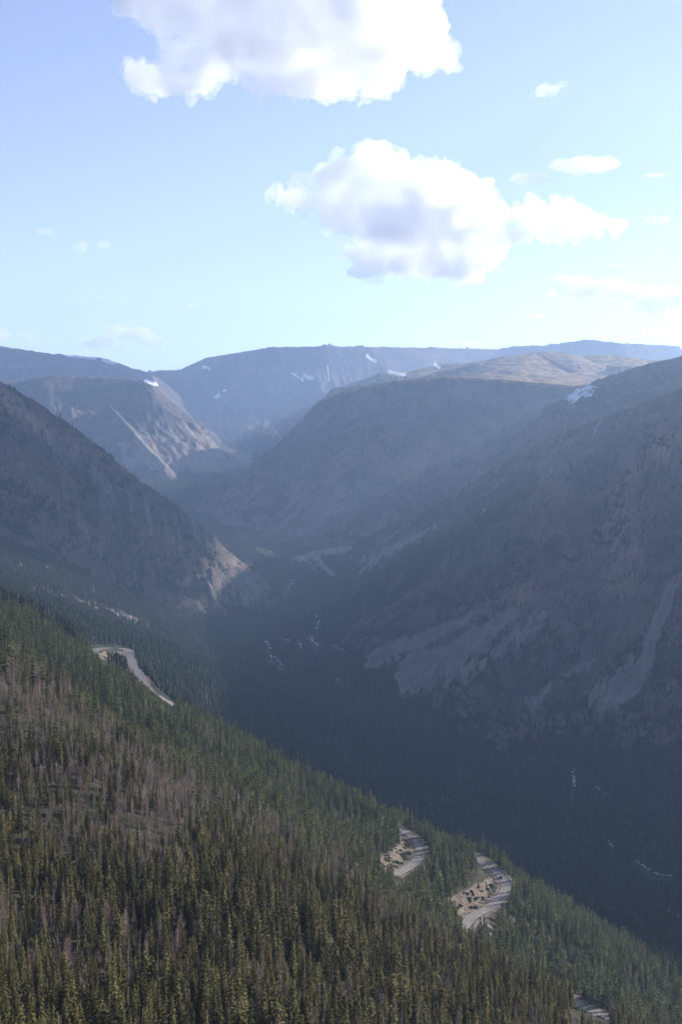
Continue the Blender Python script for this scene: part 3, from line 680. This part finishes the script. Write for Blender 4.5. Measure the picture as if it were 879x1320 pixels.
def scatter(name, sel, pick, sources, label, cat, scl=None):
    me = bpy.data.meshes.new(name); n = len(sel); me.vertices.add(n)
    me.vertices.foreach_set('co', np.stack([tx[sel], ty[sel], tz[sel]-.15], 1).astype(np.float32).ravel())
    for nm, ty_, v in (('pick', 'INT', pick), ('turn', 'FLOAT', rot[sel]), ('size', 'FLOAT', tsc[sel] if scl is None else scl)):
        at = me.attributes.new(nm, ty_, 'POINT'); at.data.foreach_set('value', v.astype(np.int32 if ty_ == 'INT' else np.float32))
    o = link(name, me, label=label, cat=cat, kind='stuff')
    ng = bpy.data.node_groups.new(name, 'GeometryNodeTree')
    ng.interface.new_socket('Geometry', in_out='INPUT', socket_type='NodeSocketGeometry'); ng.interface.new_socket('Geometry', in_out='OUTPUT', socket_type='NodeSocketGeometry')
    gi = ng.nodes.new('NodeGroupInput'); go = ng.nodes.new('NodeGroupOutput'); jn = ng.nodes.new('GeometryNodeJoinGeometry')
    def attr(nm, t):
        a = ng.nodes.new('GeometryNodeInputNamedAttribute'); a.data_type = t; a.inputs['Name'].default_value = nm; return a.outputs[0]
    pk = attr('pick', 'INT'); tn = attr('turn', 'FLOAT'); sz = attr('size', 'FLOAT')
    cb = ng.nodes.new('ShaderNodeCombineXYZ'); ng.links.new(tn, cb.inputs[2]); e2r = ng.nodes.new('FunctionNodeEulerToRotation'); ng.links.new(cb.outputs[0], e2r.inputs[0])
    for k, so in enumerate(sources):
        oi = ng.nodes.new('GeometryNodeObjectInfo'); oi.inputs['Object'].default_value = so; oi.inputs['As Instance'].default_value = True
        cm = ng.nodes.new('FunctionNodeCompare'); cm.data_type = 'INT'; cm.operation = 'EQUAL'; ng.links.new(pk, cm.inputs[2]); cm.inputs[3].default_value = k
        ip = ng.nodes.new('GeometryNodeInstanceOnPoints'); ng.links.new(gi.outputs[0], ip.inputs['Points']); ng.links.new(cm.outputs[0], ip.inputs['Selection'])
        ng.links.new(oi.outputs['Geometry'], ip.inputs['Instance']); ng.links.new(e2r.outputs[0], ip.inputs['Rotation']); ng.links.new(sz, ip.inputs['Scale'])
        ng.links.new(ip.outputs[0], jn.inputs[0])
    ng.links.new(jn.outputs[0], go.inputs[0])
    md = o.modifiers.new('scatter', 'NODES'); md.node_group = ng
    return o
rest = keep.copy(); rest[hero_live] = False; rest[hero_dead] = False
sel = np.nonzero(rest & f1 & ~isdead & (tr < 560))[0]; a_sel = sel
nearl = rest & f1 & ~isdead
sel = np.nonzero(nearl)[0]
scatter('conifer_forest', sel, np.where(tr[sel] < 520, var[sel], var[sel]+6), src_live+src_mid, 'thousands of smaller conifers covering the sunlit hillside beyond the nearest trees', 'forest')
sel = np.nonzero(rest & isdead)[0]
scatter('dead_trees', sel, dvar[sel], src_dead, 'grey stand of dead pines scattered through the farther hillside forest', 'dead trees')
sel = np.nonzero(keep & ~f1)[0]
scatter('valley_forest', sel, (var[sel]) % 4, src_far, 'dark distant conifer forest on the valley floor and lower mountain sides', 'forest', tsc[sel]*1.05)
lg = np.nonzero(f1 & (tr < 700) & (fbm(tx/45, ty/45, 3, 400) > .15) & (rng.random(len(tr)) < .35))[0]
_tx, _ty = tx.copy(), ty.copy(); tx[lg] += rng.normal(0, 2.0, len(lg)); ty[lg] += rng.normal(0, 2.0, len(lg))
scatter('fallen_logs', lg, rng.integers(0, 3, len(lg)), [proto_obj('log_source', tri_mesh('log', *log_mesh(700+k), [M_dead])) for k in range(3)], 'grey fallen logs lying in the gaps of the hillside forest', 'fallen logs')
tx, ty = _tx, _ty
print('TREES', len(tr), 'near', int(f1.sum()), 'dead', int(isdead.sum()), 'far', int((~f1).sum()))

# ------------------------------------------------------------------ roads, guardrails, car, shrubs
def asphalt():
    m, nt, b = node_mat('asphalt'); geo = N(nt, 'ShaderNodeNewGeometry')
    n = N(nt, 'ShaderNodeTexNoise'); n.inputs['Scale'].default_value = .25; n.inputs['Detail'].default_value = 6; nt.links.new(geo.outputs['Position'], n.inputs['Vector'])
    nt.links.new(mixc(nt, ramp(nt, n.outputs[0], .35, .68), (.15, .14, .135), (.20, .187, .178)), b.inputs['Base Color']); b.inputs['Roughness'].default_value = .85
    return m
def plain(name, col, rough=.6, metal=0, noise=.15):
    m, nt, b = node_mat(name); n = N(nt, 'ShaderNodeTexNoise'); n.inputs['Scale'].default_value = 3.0
    nt.links.new(mixc(nt, n.outputs[0], tuple(c*(1-noise) for c in col), tuple(min(1, c*(1+noise)) for c in col)), b.inputs['Base Color'])
    b.inputs['Roughness'].default_value = rough; b.inputs['Metallic'].default_value = metal; b.inputs['Specular IOR Level'].default_value = .5
    return m
M_asph = asphalt(); M_yel = plain('yellow_paint', (.36, .27, .10)); M_whi = plain('white_paint', (.42, .41, .40)); M_steel = plain('galvanised_steel', (.72, .73, .75), .35, .5); M_post = plain('timber_post', (.16, .12, .09))
def offs(P):
    T_ = np.gradient(P[:, :2], axis=0); T_ /= np.linalg.norm(T_, axis=1)[:, None]+1e-9; return np.stack([-T_[:, 1], T_[:, 0]], 1)
def strip(P, a, b, dz, n=1):
    No = offs(P); V = []; 
    for w in np.linspace(a, b, n+1): V.append(np.column_stack([P[:, :2]+No*w, P[:, 2]+dz]))
    V = np.stack(V, 1); m = len(P); id_ = np.arange(m*(n+1)).reshape(m, n+1)
    F = np.stack([id_[:-1, :-1], id_[1:, :-1], id_[1:, 1:], id_[:-1, 1:]], -1).reshape(-1, 4)[:, ::-1]
    return V.reshape(-1, 3), F
rlab = ['winding road with a pullout on the wooded bench at middle left', 'upper curve of the mountain road above the cut bank', 'sharp outer bend of the mountain road with a car on it', 'lower stretch of the mountain road between trees at the bottom right']
glab = ['', 'steel guardrail round the outside of the upper road curve', 'steel guardrail round the sharp outer road bend', '']
for ri, R in enumerate(ROADS):
    P = R['P'].copy(); P = resample(P, 3.0); w = R['w']-.6
    V, F = strip(P, -w, w, .12, 4); link('road', mesh_np('road', V, F, M_asph), label=rlab[ri], cat='road', kind='structure')
    mk = TM()
    for a, b in ((-w+.25, -w+.37), (w-.37, w-.25)): mk.add(*strip(P, a, b, .126))
    link('road_edge_lines', mesh_np('road_edge_lines', *mk.get(), M_whi), kind='structure')
    mk = TM()
    for a, b in ((-.20, -.08), (.08, .20)): mk.add(*strip(P, a, b, .126))
    link('road_centre_lines', mesh_np('road_centre_lines', *mk.get(), M_yel), kind='structure')
    if glab[ri]:
        No = offs(P); sd = np.sign(tps(P[:, 0]-No[:, 0]*12, P[:, 1]-No[:, 1]*12).mean()-tps(P[:, 0]+No[:, 0]*12, P[:, 1]+No[:, 1]*12).mean())
        G = P[int(len(P)*.12):int(len(P)*.95)]; NG = offs(G); g = np.column_stack([G[:, :2]+NG*sd*(w+.9), G[:, 2]+.05])
        e = bpy.data.objects.new('guardrail', None); C.objects.link(e); e['label'] = glab[ri]; e['category'] = 'guardrail'; e['group'] = 'guardrails on the hairpin bends'; base = g[0]; e.location = base
        # W-beam section swept along the bend
        sec = [(0, .50), (.07, .56), (0, .62), (0, .66), (.07, .72), (0, .80), (-.03, .80), (-.03, .50)]
        V = []; m = len(g)
        for (a, h) in sec: V.append(np.column_stack([g[:, :2]-NG*sd*a, g[:, 2]+h])-base)
        V = np.stack(V, 1); k = len(sec); id_ = np.arange(m*k).reshape(m, k)
        F = np.stack([id_[:-1], id_[1:], np.roll(id_[1:], -1, 1), np.roll(id_[:-1], -1, 1)], -1).reshape(-1, 4)
        link('rail', mesh_np('rail', V.reshape(-1, 3), F, M_steel, smooth=False), e)
        pc = cone((0, 0, -.5), (0, 0, .78), .11, .11, 6); pm = tri_mesh('post', *pc, [M_post])
        for q in g[::1][:98]:
            j = np.argmin(np.hypot(g[:, 0]-q[0], g[:, 1]-q[1])); link('post', pm, e, loc=(q[0]-base[0]+NG[j, 0]*sd*.16, q[1]-base[1]+NG[j, 1]*sd*.16, q[2]-base[2]))
# white water of the creek and its falls, lying on the valley floor
def zhit(px, py):
    a = math.atan2(*ray(px, py)[:2]); b = np.searchsorted(TH, a); col = PY[:, b]; kk = np.nonzero((R_[:, b] > 1150) & (EL[:, b] >= HOR[:, b]-1e-6) & (col <= py))[0]
    kk = kk[0] if len(kk) else nr-50
    return np.array([X[kk, b], Y[kk, b], Z[kk, b]])
M_water = plain('white_water', (.42, .45, .48), .4); crk = TM(); rr_ = np.random.default_rng(5)
for pts, w0 in CREEK:
    P = np.array([zhit(a, b) for a, b in resample(catmull([(a, b, 0) for a, b in pts], 6), 1.2)[:, :2]])
    if len(P) < 3: continue
    P[:, 0] += rr_.normal(0, 2.0, len(P)); No = offs(P+np.arange(len(P))[:, None]*1e-4); wd = .75*w0*np.clip(rr_.normal(.55, .5, len(P)), .03, 1.6)[:, None]
    A_ = np.column_stack([P[:, :2]-No*wd, P[:, 2]+1.2]); B_ = np.column_stack([P[:, :2]+No*wd, P[:, 2]+1.2]); n = len(P)
    C_ = np.column_stack([P[:, :2]-No*wd, P[:, 2]-3]); D_ = np.column_stack([P[:, :2]+No*wd, P[:, 2]-3]); i_ = np.arange(n-1); i_ = i_[rr_.random(n-1) < .42]
    f4 = lambda a, b: np.stack([a*n+i_, b*n+i_, b*n+i_+1, a*n+i_+1], 1)
    crk.add(np.vstack([A_, B_, D_, C_]), np.vstack([f4(0, 1), f4(1, 2), f4(3, 0)]))
link('creek', mesh_np('creek', *crk.get(), M_water, smooth=False), kind='structure', label='white creek rapids and falls in the valley bottom', cat='creek')
# the one car, on the outer bend
def box_loft(secs):                 # secs: list of (x, halfwidth, z0, z1, inset) lofted along x
    V = []; 
    for x, hw, z0, z1, ins in secs: V += [(x, -hw, z0), (x, hw, z0), (x, hw, z0+(z1-z0)*.6), (x, hw-ins, z1), (x, -hw+ins, z1), (x, -hw, z0+(z1-z0)*.6)]
    n = 6; F = []
    for i in range(len(secs)-1):
        for k in range(n): F.append((i*n+k, (i+1)*n+k, (i+1)*n+(k+1) % n, i*n+(k+1) % n))
    return V, F+[tuple(range(n))[::-1], tuple(range((len(secs)-1)*n, len(secs)*n))]
def poly(name, V, F, mat, par, smooth=False, loc=None, bev=0.0):
    me = bpy.data.meshes.new(name); me.from_pydata([tuple(v) for v in V], [], F); me.materials.append(mat); me.update(); o = link(name, me, par, loc=loc)
    if bev: md = o.modifiers.new('bevel', 'BEVEL'); md.width = bev; md.segments = 2
    return o
M_car = plain('dark_car_paint', (.035, .04, .055), .25); M_glass = plain('car_glass', (.03, .035, .04), .08); M_tyre = plain('tyre_rubber', (.02, .02, .02), .9); M_lamp = plain('lamp_glass', (.7, .7, .68), .2); M_redl = plain('tail_lamp_red', (.4, .02, .02), .3); M_rim = plain('wheel_rim', (.45, .45, .47), .35, .8)
RP = ROADS[2]['P']; rpx, rpy = project(RP[:, 0], RP[:, 1], RP[:, 2]); ci = int(np.argmin(np.hypot(rpx-644, rpy-1134))); tg = RP[min(ci+2, len(RP)-1)]-RP[max(ci-2, 0)]
car = bpy.data.objects.new('car', None); C.objects.link(car); no = np.array([-tg[1], tg[0]])/np.hypot(tg[0], tg[1])
car.location = (RP[ci, 0]-no[0]*1.6, RP[ci, 1]-no[1]*1.6, RP[ci, 2]+.13); car.rotation_euler = (0, -math.atan2(tg[2], math.hypot(tg[0], tg[1])), math.atan2(tg[1], tg[0])); car['label'] = 'small dark car driving round the sharp outer road bend'; car['category'] = 'car'
V, F = box_loft([(-2.25, .78, .38, .85, .06), (-2.1, .88, .28, 1.0, .08), (-1.2, .92, .24, 1.02, .1), (.9, .92, .24, .98, .1), (1.9, .9, .26, .84, .12), (2.2, .76, .34, .7, .1)]); poly('body', V, F, M_car, car, bev=.05)
V, F = box_loft([(-1.9, .74, .98, 1.06, .1), (-1.35, .78, .98, 1.46, .16), (.1, .78, .97, 1.5, .16), (.95, .74, .95, 1.02, .1)]); cab = poly('cabin', V, F, M_glass, car, bev=.03)
V, F = box_loft([(-1.3, .62, 1.462, 1.51, .05), (.05, .62, 1.50, 1.54, .05)]); poly('roof', V, F, M_car, cab)
for x in (-1.4, 1.4):
    for s_ in (-1, 1):
        wv, wf = cone((x, s_*.74, .33), (x, s_*.95, .33), .33, .33, 14); cap = [tuple(range(14))[::-1], tuple(range(14, 28))]
        wh = poly('wheel', wv, [tuple(f) for f in wf]+cap, M_tyre, car); wv, wf = cone((x, s_*.95, .33), (x, s_*.965, .33), .2, .18, 10); poly('rim', wv, [tuple(f) for f in wf]+[tuple(range(10, 20))], M_rim, wh)
for s_ in (-1, 1):
    V, F = box_loft([(2.12, .14, .55, .7, .02), (2.22, .12, .56, .68, .02)]); poly('headlight', V, F, M_lamp, car, loc=(0, s_*.58, 0))
    V, F = box_loft([(-2.28, .13, .7, .84, .02), (-2.2, .14, .7, .85, .02)]); poly('tail_light', V, F, M_redl, car, loc=(0, s_*.62, 0))
# low shrubs on the cut banks
def shrub(seed):
    r = np.random.default_rng(seed); c = TM()
    for i in range(170):
        d = r.normal(0, 1, 3); d /= np.linalg.norm(d); d[2] = abs(d[2]); p = d*np.array([1.2, 1.2, 1.3])*r.uniform(.5, 1); a, b = r.normal(0, .3, 3), r.normal(0, .3, 3); c.add([p*.75, p*.75+a, p*.75+b], [(0, 1, 2)])
    return c.get()
src_sh = [proto_obj('shrub_source', tri_mesh('shrub', *shrub(600+i), [M_shrub])) for i in range(3)]
cS = cells(soil); wgt = (cS > .5)*view*(cR < 1700)*(np.abs(cells(rd)) > 3)*(cells(rd) > 1.5)*cArea/11.0*(fbm(cX/14, cY/14, 2, 610) > .0)
npts = rng.poisson(wgt); ii, jj = np.nonzero(npts); rep = npts[ii, jj]; ii = np.repeat(ii, rep); jj = np.repeat(jj, rep); fu = rng.random(len(ii)); fv = rng.random(len(ii))
tr = bil(R_); tt = T[ii, jj]*(1-fv)+T[ii, jj+1]*fv; tx = np.sin(tt)*tr; ty = np.cos(tt)*tr; tz = bil(Z); rot = rng.random(len(tr))*6.28; tsc = rng.uniform(.5, 1.7, len(tr))
scatter('shrubs', np.arange(len(tr)), rng.integers(0, 3, len(tr)), src_sh, 'pale green low shrubs dotting the bare road cut banks', 'shrubs')

# ------------------------------------------------------------------ clouds: closed lumpy bodies of scattering vapour
def cloud_mat(name, dens, g=.84):
    m = bpy.data.materials.new(name); m.use_nodes = True; nt = m.node_tree; nt.nodes.clear()
    out = nt.nodes.new('ShaderNodeOutputMaterial'); pv = nt.nodes.new('ShaderNodeVolumePrincipled')
    pv.inputs['Color'].default_value = (1, 1, 1, 1); pv.inputs['Density'].default_value = dens; pv.inputs['Anisotropy'].default_value = g
    nt.links.new(pv.outputs[0], out.inputs['Volume']); return m
M_cl = cloud_mat('cloud_vapour', .021); M_fray = cloud_mat('frayed_vapour', .0032, .5); M_wisp = cloud_mat('thin_cloud_vapour', .0048, .3)
_u = bpy.data.meshes.new('unit'); import bmesh as _bm
_b = _bm.new(); _bm.ops.create_icosphere(_b, subdivisions=3, radius=1); _b.to_mesh(_u); _b.free()
UV = np.empty(len(_u.vertices)*3, np.float32); _u.vertices.foreach_get('co', UV); UV = UV.reshape(-1, 3).astype(float); UF = np.array([tuple(p.vertices) for p in _u.polygons]); bpy.data.meshes.remove(_u)
def remesh(me, voxel):
    o = bpy.data.objects.new('cloud_source', me); C.objects.link(o); md = o.modifiers.new('r', 'REMESH'); md.mode = 'VOXEL'; md.voxel_size = voxel
    dg = bpy.context.evaluated_depsgraph_get(); m = bpy.data.meshes.new_from_object(o.evaluated_get(dg)); C.objects.unlink(o); bpy.data.objects.remove(o)
    bmm = _bm.new(); bmm.from_mesh(m); bmm.verts.ensure_lookup_table(); seen = np.zeros(len(bmm.verts), bool); isl = []
    for v0 in bmm.verts:
        if seen[v0.index]: continue
        st = [v0]; seen[v0.index] = True; cur = []
        while st:
            u_ = st.pop(); cur.append(u_)
            for e_ in u_.link_edges:
                w_ = e_.other_vert(u_)
                if not seen[w_.index]: seen[w_.index] = True; st.append(w_)
        isl.append(cur)
    mx = max((len(i_) for i_ in isl), default=0); bad = [q_ for i_ in isl if len(i_) < mx*.05 for q_ in i_]
    if bad: _bm.ops.delete(bmm, geom=bad, context='VERTS')
    bmm.to_mesh(m); bmm.free(); return m
def cloud(blobs, D, label, mat, vox, amp, flat=.8, seed=1, fill=1.0, base=None):
    r = np.random.default_rng(seed); c = TM(); mpp = D/FPX
    for b in blobs:
        px, py, rx = b[:3]; ry = b[3] if len(b) > 3 else rx*flat; dep = b[4] if len(b) > 4 else rx
        off = r.normal(0, .25)*dep*mpp if len(blobs) > 1 else 0
        p = W(px, py, D); p = p*(1+off/D)
        dep *= .32; c.add(UV*np.array([rx, dep, ry])*mpp+p, UF)
        if amp > 9:                 # smaller billows budding from the surface of each large one
            for q in range(9):
                d = r.normal(0, 1, 3); d /= np.linalg.norm(d); d[2] = d[2] if d[2] > -.3 else -d[2]*.5; kk = r.uniform(.2, .42)
                p2 = p+d*np.array([rx, dep, ry])*mpp*.92; c.add(UV*min(rx, ry*1.3)*kk*mpp+p2, UF)
                for q2 in range(2):
                    d2 = d+r.normal(0, .6, 3); d2 /= np.linalg.norm(d2); c.add(UV*min(rx, ry*1.3)*kk*.45*mpp+p2+d2*min(rx, ry*1.3)*kk*mpp*.9, UF)
    V, F = c.get(); ctr = V.mean(0); me = mesh_np('cloud', V-ctr, F, None)
    m2 = remesh(me, vox*mpp)
    n = len(m2.vertices); v = np.empty(n*3, np.float32); m2.vertices.foreach_get('co', v); v = v.reshape(-1, 3).astype(float)
    nn = np.empty(n*3, np.float32); m2.vertices.foreach_get('normal', nn); nn = nn.reshape(-1, 3).astype(float)
    u = v/mpp; disp = np.zeros(n); a = amp; f = 1/34.0
    for k in range(5):
        w = noise3(u*f+seed*7.3, 500+k)
        disp += a*((.5-np.abs(w)*2.0) if k > 0 else w*1.3); a *= .66; f *= 2.1
    v = v+nn*(disp*mpp)[:, None]
    if base is not None:            # flattened base
        zb_ = W(439, base, D)[2]-ctr[2]; low = v[:, 2] < zb_; v[low, 2] = zb_-(zb_-v[low, 2])*.35
    m2.vertices.foreach_set('co', v.astype(np.float32).ravel()); m2.update(); m2.materials.clear(); m2.materials.append(mat); m2.name = 'cloud'
    m2.polygons.foreach_set('use_smooth', np.ones(len(m2.polygons), bool))
    raw = m2
    if amp > 7: m2 = remesh(m2, vox*.9*mpp); m2.materials.clear(); m2.materials.append(mat); m2.name = 'cloud'; m2.polygons.foreach_set('use_smooth', np.ones(len(m2.polygons), bool))
    oc = link('cloud', m2, label=label, cat='cloud', group='clouds over the valley', loc=tuple(ctr))
    if mat is M_cl:                 # the frayed thin vapour around the dense body
        m3 = raw.copy(); m3.name = 'frayed_edge'; m3.materials.clear(); m3.materials.append(M_fray)
        d3 = amp*.55+amp*1.3*noise3(u/16.0+3.1, 700)+amp*.8*noise3(u/6.5, 701)+amp*.4*noise3(u/3.2, 702)
        v3 = v+nn*(np.maximum(d3, -.2*amp)*mpp)[:, None]; m3.vertices.foreach_set('co', v3.astype(np.float32).ravel()); m3.update(); m3 = remesh(m3, vox*mpp); m3.name = 'frayed_edge'; m3.materials.clear(); m3.materials.append(M_fray); link('frayed_edge', m3, oc)
    return n
if 'nocloud' not in QUICK:
    cn = 0
    cn += cloud([(370,30,140,50,90),(190,96,24,13),(228,108,28,12),(178,103,12,6),(215,10,48),(260,-10,70),(330,20,75),(400,0,85),(470,20,75),(520,55,45),(555,72,26),(300,70,45),(240,75,32),(205,100,18),(250,105,18),(350,85,45),(400,95,40),(440,100,34),(475,118,20),(490,90,35),(400,125,15),(200,-20,45),(500,-10,60),(330,110,18)],
          9000, 'largest white cloud, cut off by the top edge, with a mauve grey belly', M_cl, 1.8, 10, seed=1, base=124)
    cn += cloud([(525,290,75,38,50),(478,225,36),(445,245,34),(510,240,32),(565,240,32),(548,258,34),(600,262,34),(630,275,28),(400,250,26,12),(370,255,22,8),(470,275,52,28),(540,290,58,34),(600,300,50,26),(640,303,34,12),(690,288,30,13),(735,290,32,13),(775,292,24,8),(500,325,55,24),(560,340,48,20),(620,325,36,20),(470,348,22,12),(590,352,26,10),(680,272,20,9),(715,275,20,8)],
          12000, 'large billowing cumulus in mid sky with a mauve left tail', M_cl, 1.6, 9.5, seed=2, base=355)
    cn += cloud([(754,213,46,8,40),(770,211,30,8,25)], 12000, 'smooth lens shaped white cloud at the upper right', M_wisp, 1.2, 5, seed=3)
    cn += cloud([(686,231,28,6.5,25),(702,231,16,5)], 12000, 'small flat oval cloud left of the lens shaped one', M_wisp, 1.3, 3.5, seed=4)
    cn += cloud([(705,117,20,9),(725,110,9,6),(690,122,10,6)], 10000, 'small ragged wisp of cloud alone at the upper right', M_wisp, 1.2, 8, seed=5)
    cn += cloud([(840,284,14,7),(852,283,8,5),(829,287,7,4)], 13000, 'small puff of cloud right of the big cumulus tail', M_wisp, 1.2, 5, seed=6)
    cn += cloud([(760,372,45,9),(800,378,50,9),(850,376,45,8),(900,378,40,10),(735,362,25,6),(860,392,40,8),(885,405,30,6),(720,379,20,4),(690,392,14,5)], 20000, 'long low streak of cloud at the right edge above the skyline', M_wisp, 1.6, 7, seed=7)
    cn += cloud([(165,430,26,9),(150,425,16,8),(195,438,24,6),(215,443,18,4),(130,442,24,5),(110,442,14,4)], 17000, 'low cream cloud bank above the dip of the left skyline', M_wisp, 1.4, 6, seed=8)
    cn += cloud([(25,434,26,7),(5,432,18,8),(45,440,14,6),(70,441,10,6)], 17000, 'low cream cloud at the far left above the plateau', M_wisp, 1.4, 6, seed=9)
    cn += cloud([(60,298,11,4.5),(68,303,6,3)], 12000, 'small faint wisp of cloud at the left, the upper of a pair', M_wisp, 1.0, 4, seed=10)
    cn += cloud([(103,319,9,5),(134,316,6,3)], 12000, 'small faint wisp of cloud at the left, the lower of a pair', M_wisp, 1.0, 4, seed=11)
    cn += cloud([(126,383,10,4),(158,386,6,2.5)], 18000, 'tiny faint cloud low on the left', M_wisp, 1.0, 3, seed=12)
    cn += cloud([(247,394,7,3)], 18000, 'tiny puff of cloud in the empty sky left of centre', M_wisp, 1.0, 2.5, seed=13)
    cn += cloud([(850,430,26,6),(875,425,20,6),(868,437,14,4)], 17000, 'low puff of cloud at the right edge just above the mountains', M_wisp, 1.4, 5, seed=14)
    cn += cloud([(600,444,24,3.5),(575,443,12,3),(625,444,14,3)], 17500, 'low sliver of cloud showing over the central ridge', M_wisp, 1.4, 3, seed=15)
    cn += cloud([(843,226,16,2.2)], 14000, 'thin dash of cloud right of the lens shaped one', M_wisp, 1.0, 1.0, seed=16)
    cn += cloud([(792,343,10,2)], 16000, 'thin dash of cloud above the low right streak', M_wisp, 1.0, 1.0, seed=17)
    cn += cloud([(690,407,14,4),(683,398,8,3)], 20000, 'faint scrap of cloud left of the low right streak', M_wisp, 1.0, 4, seed=18)
    for cx, cy_, cz_, sx, sy, sd in ((3250,6000,2050,680,480,31), (3500,5650,2100,420,380,32), (4235,6300,2050,450,400,33)):   # added clouds, unseen off to the right, placed to shade the left mountain
        Dd = cy_; pxx, pyy = project(np.array(cx), np.array(cy_), np.array(cz_)); k_ = FPX/Dd
        cn += cloud([(float(pxx)-sx*k_*.45, float(pyy), sx*k_*.5, 140*k_, sy*k_*2.3), (float(pxx), float(pyy)-20, sx*k_*.5, 190*k_, sy*k_*2.5), (float(pxx)+sx*k_*.45, float(pyy), sx*k_*.5, 140*k_, sy*k_*2.3)], Dd, ['broad cloud drifting out to the right of the picture', 'small near cloud out to the right of the picture', 'farthest cloud out to the right of the picture'][sd-31], M_cl, 5, 14, seed=sd)
    print('CLOUD VERTS', cn)
# ------------------------------------------------------------------ haze: the valley air, one even closed box
hz = bpy.data.meshes.new('haze'); zb, zt = float(Z.min())-40, 1150.0
hx0, hx1, hy0, hy1 = -91000, 91000, -91000, 91000
v = [(x, y, z) for z in (zb, zt) for y in (hy0, hy1) for x in (hx0, hx1)]
hz.from_pydata(v, [], [(0,2,3,1), (4,5,7,6), (0,1,5,4), (1,3,7,5), (3,2,6,7), (2,0,4,6)])
mh = bpy.data.materials.new('haze'); mh.use_nodes = True; nt = mh.node_tree; nt.nodes.clear()
out = nt.nodes.new('ShaderNodeOutputMaterial'); pv = nt.nodes.new('ShaderNodeVolumePrincipled')
pv.inputs['Color'].default_value = (.47, .67, 1, 1); pv.inputs['Density'].default_value = 5.8e-5; pv.inputs['Anisotropy'].default_value = .35
nt.links.new(pv.outputs[0], out.inputs['Volume']); hz.materials.append(mh)
if 'nohaze' not in QUICK: link('haze', hz, kind='stuff', label='blue evening haze filling the valley air', cat='haze')
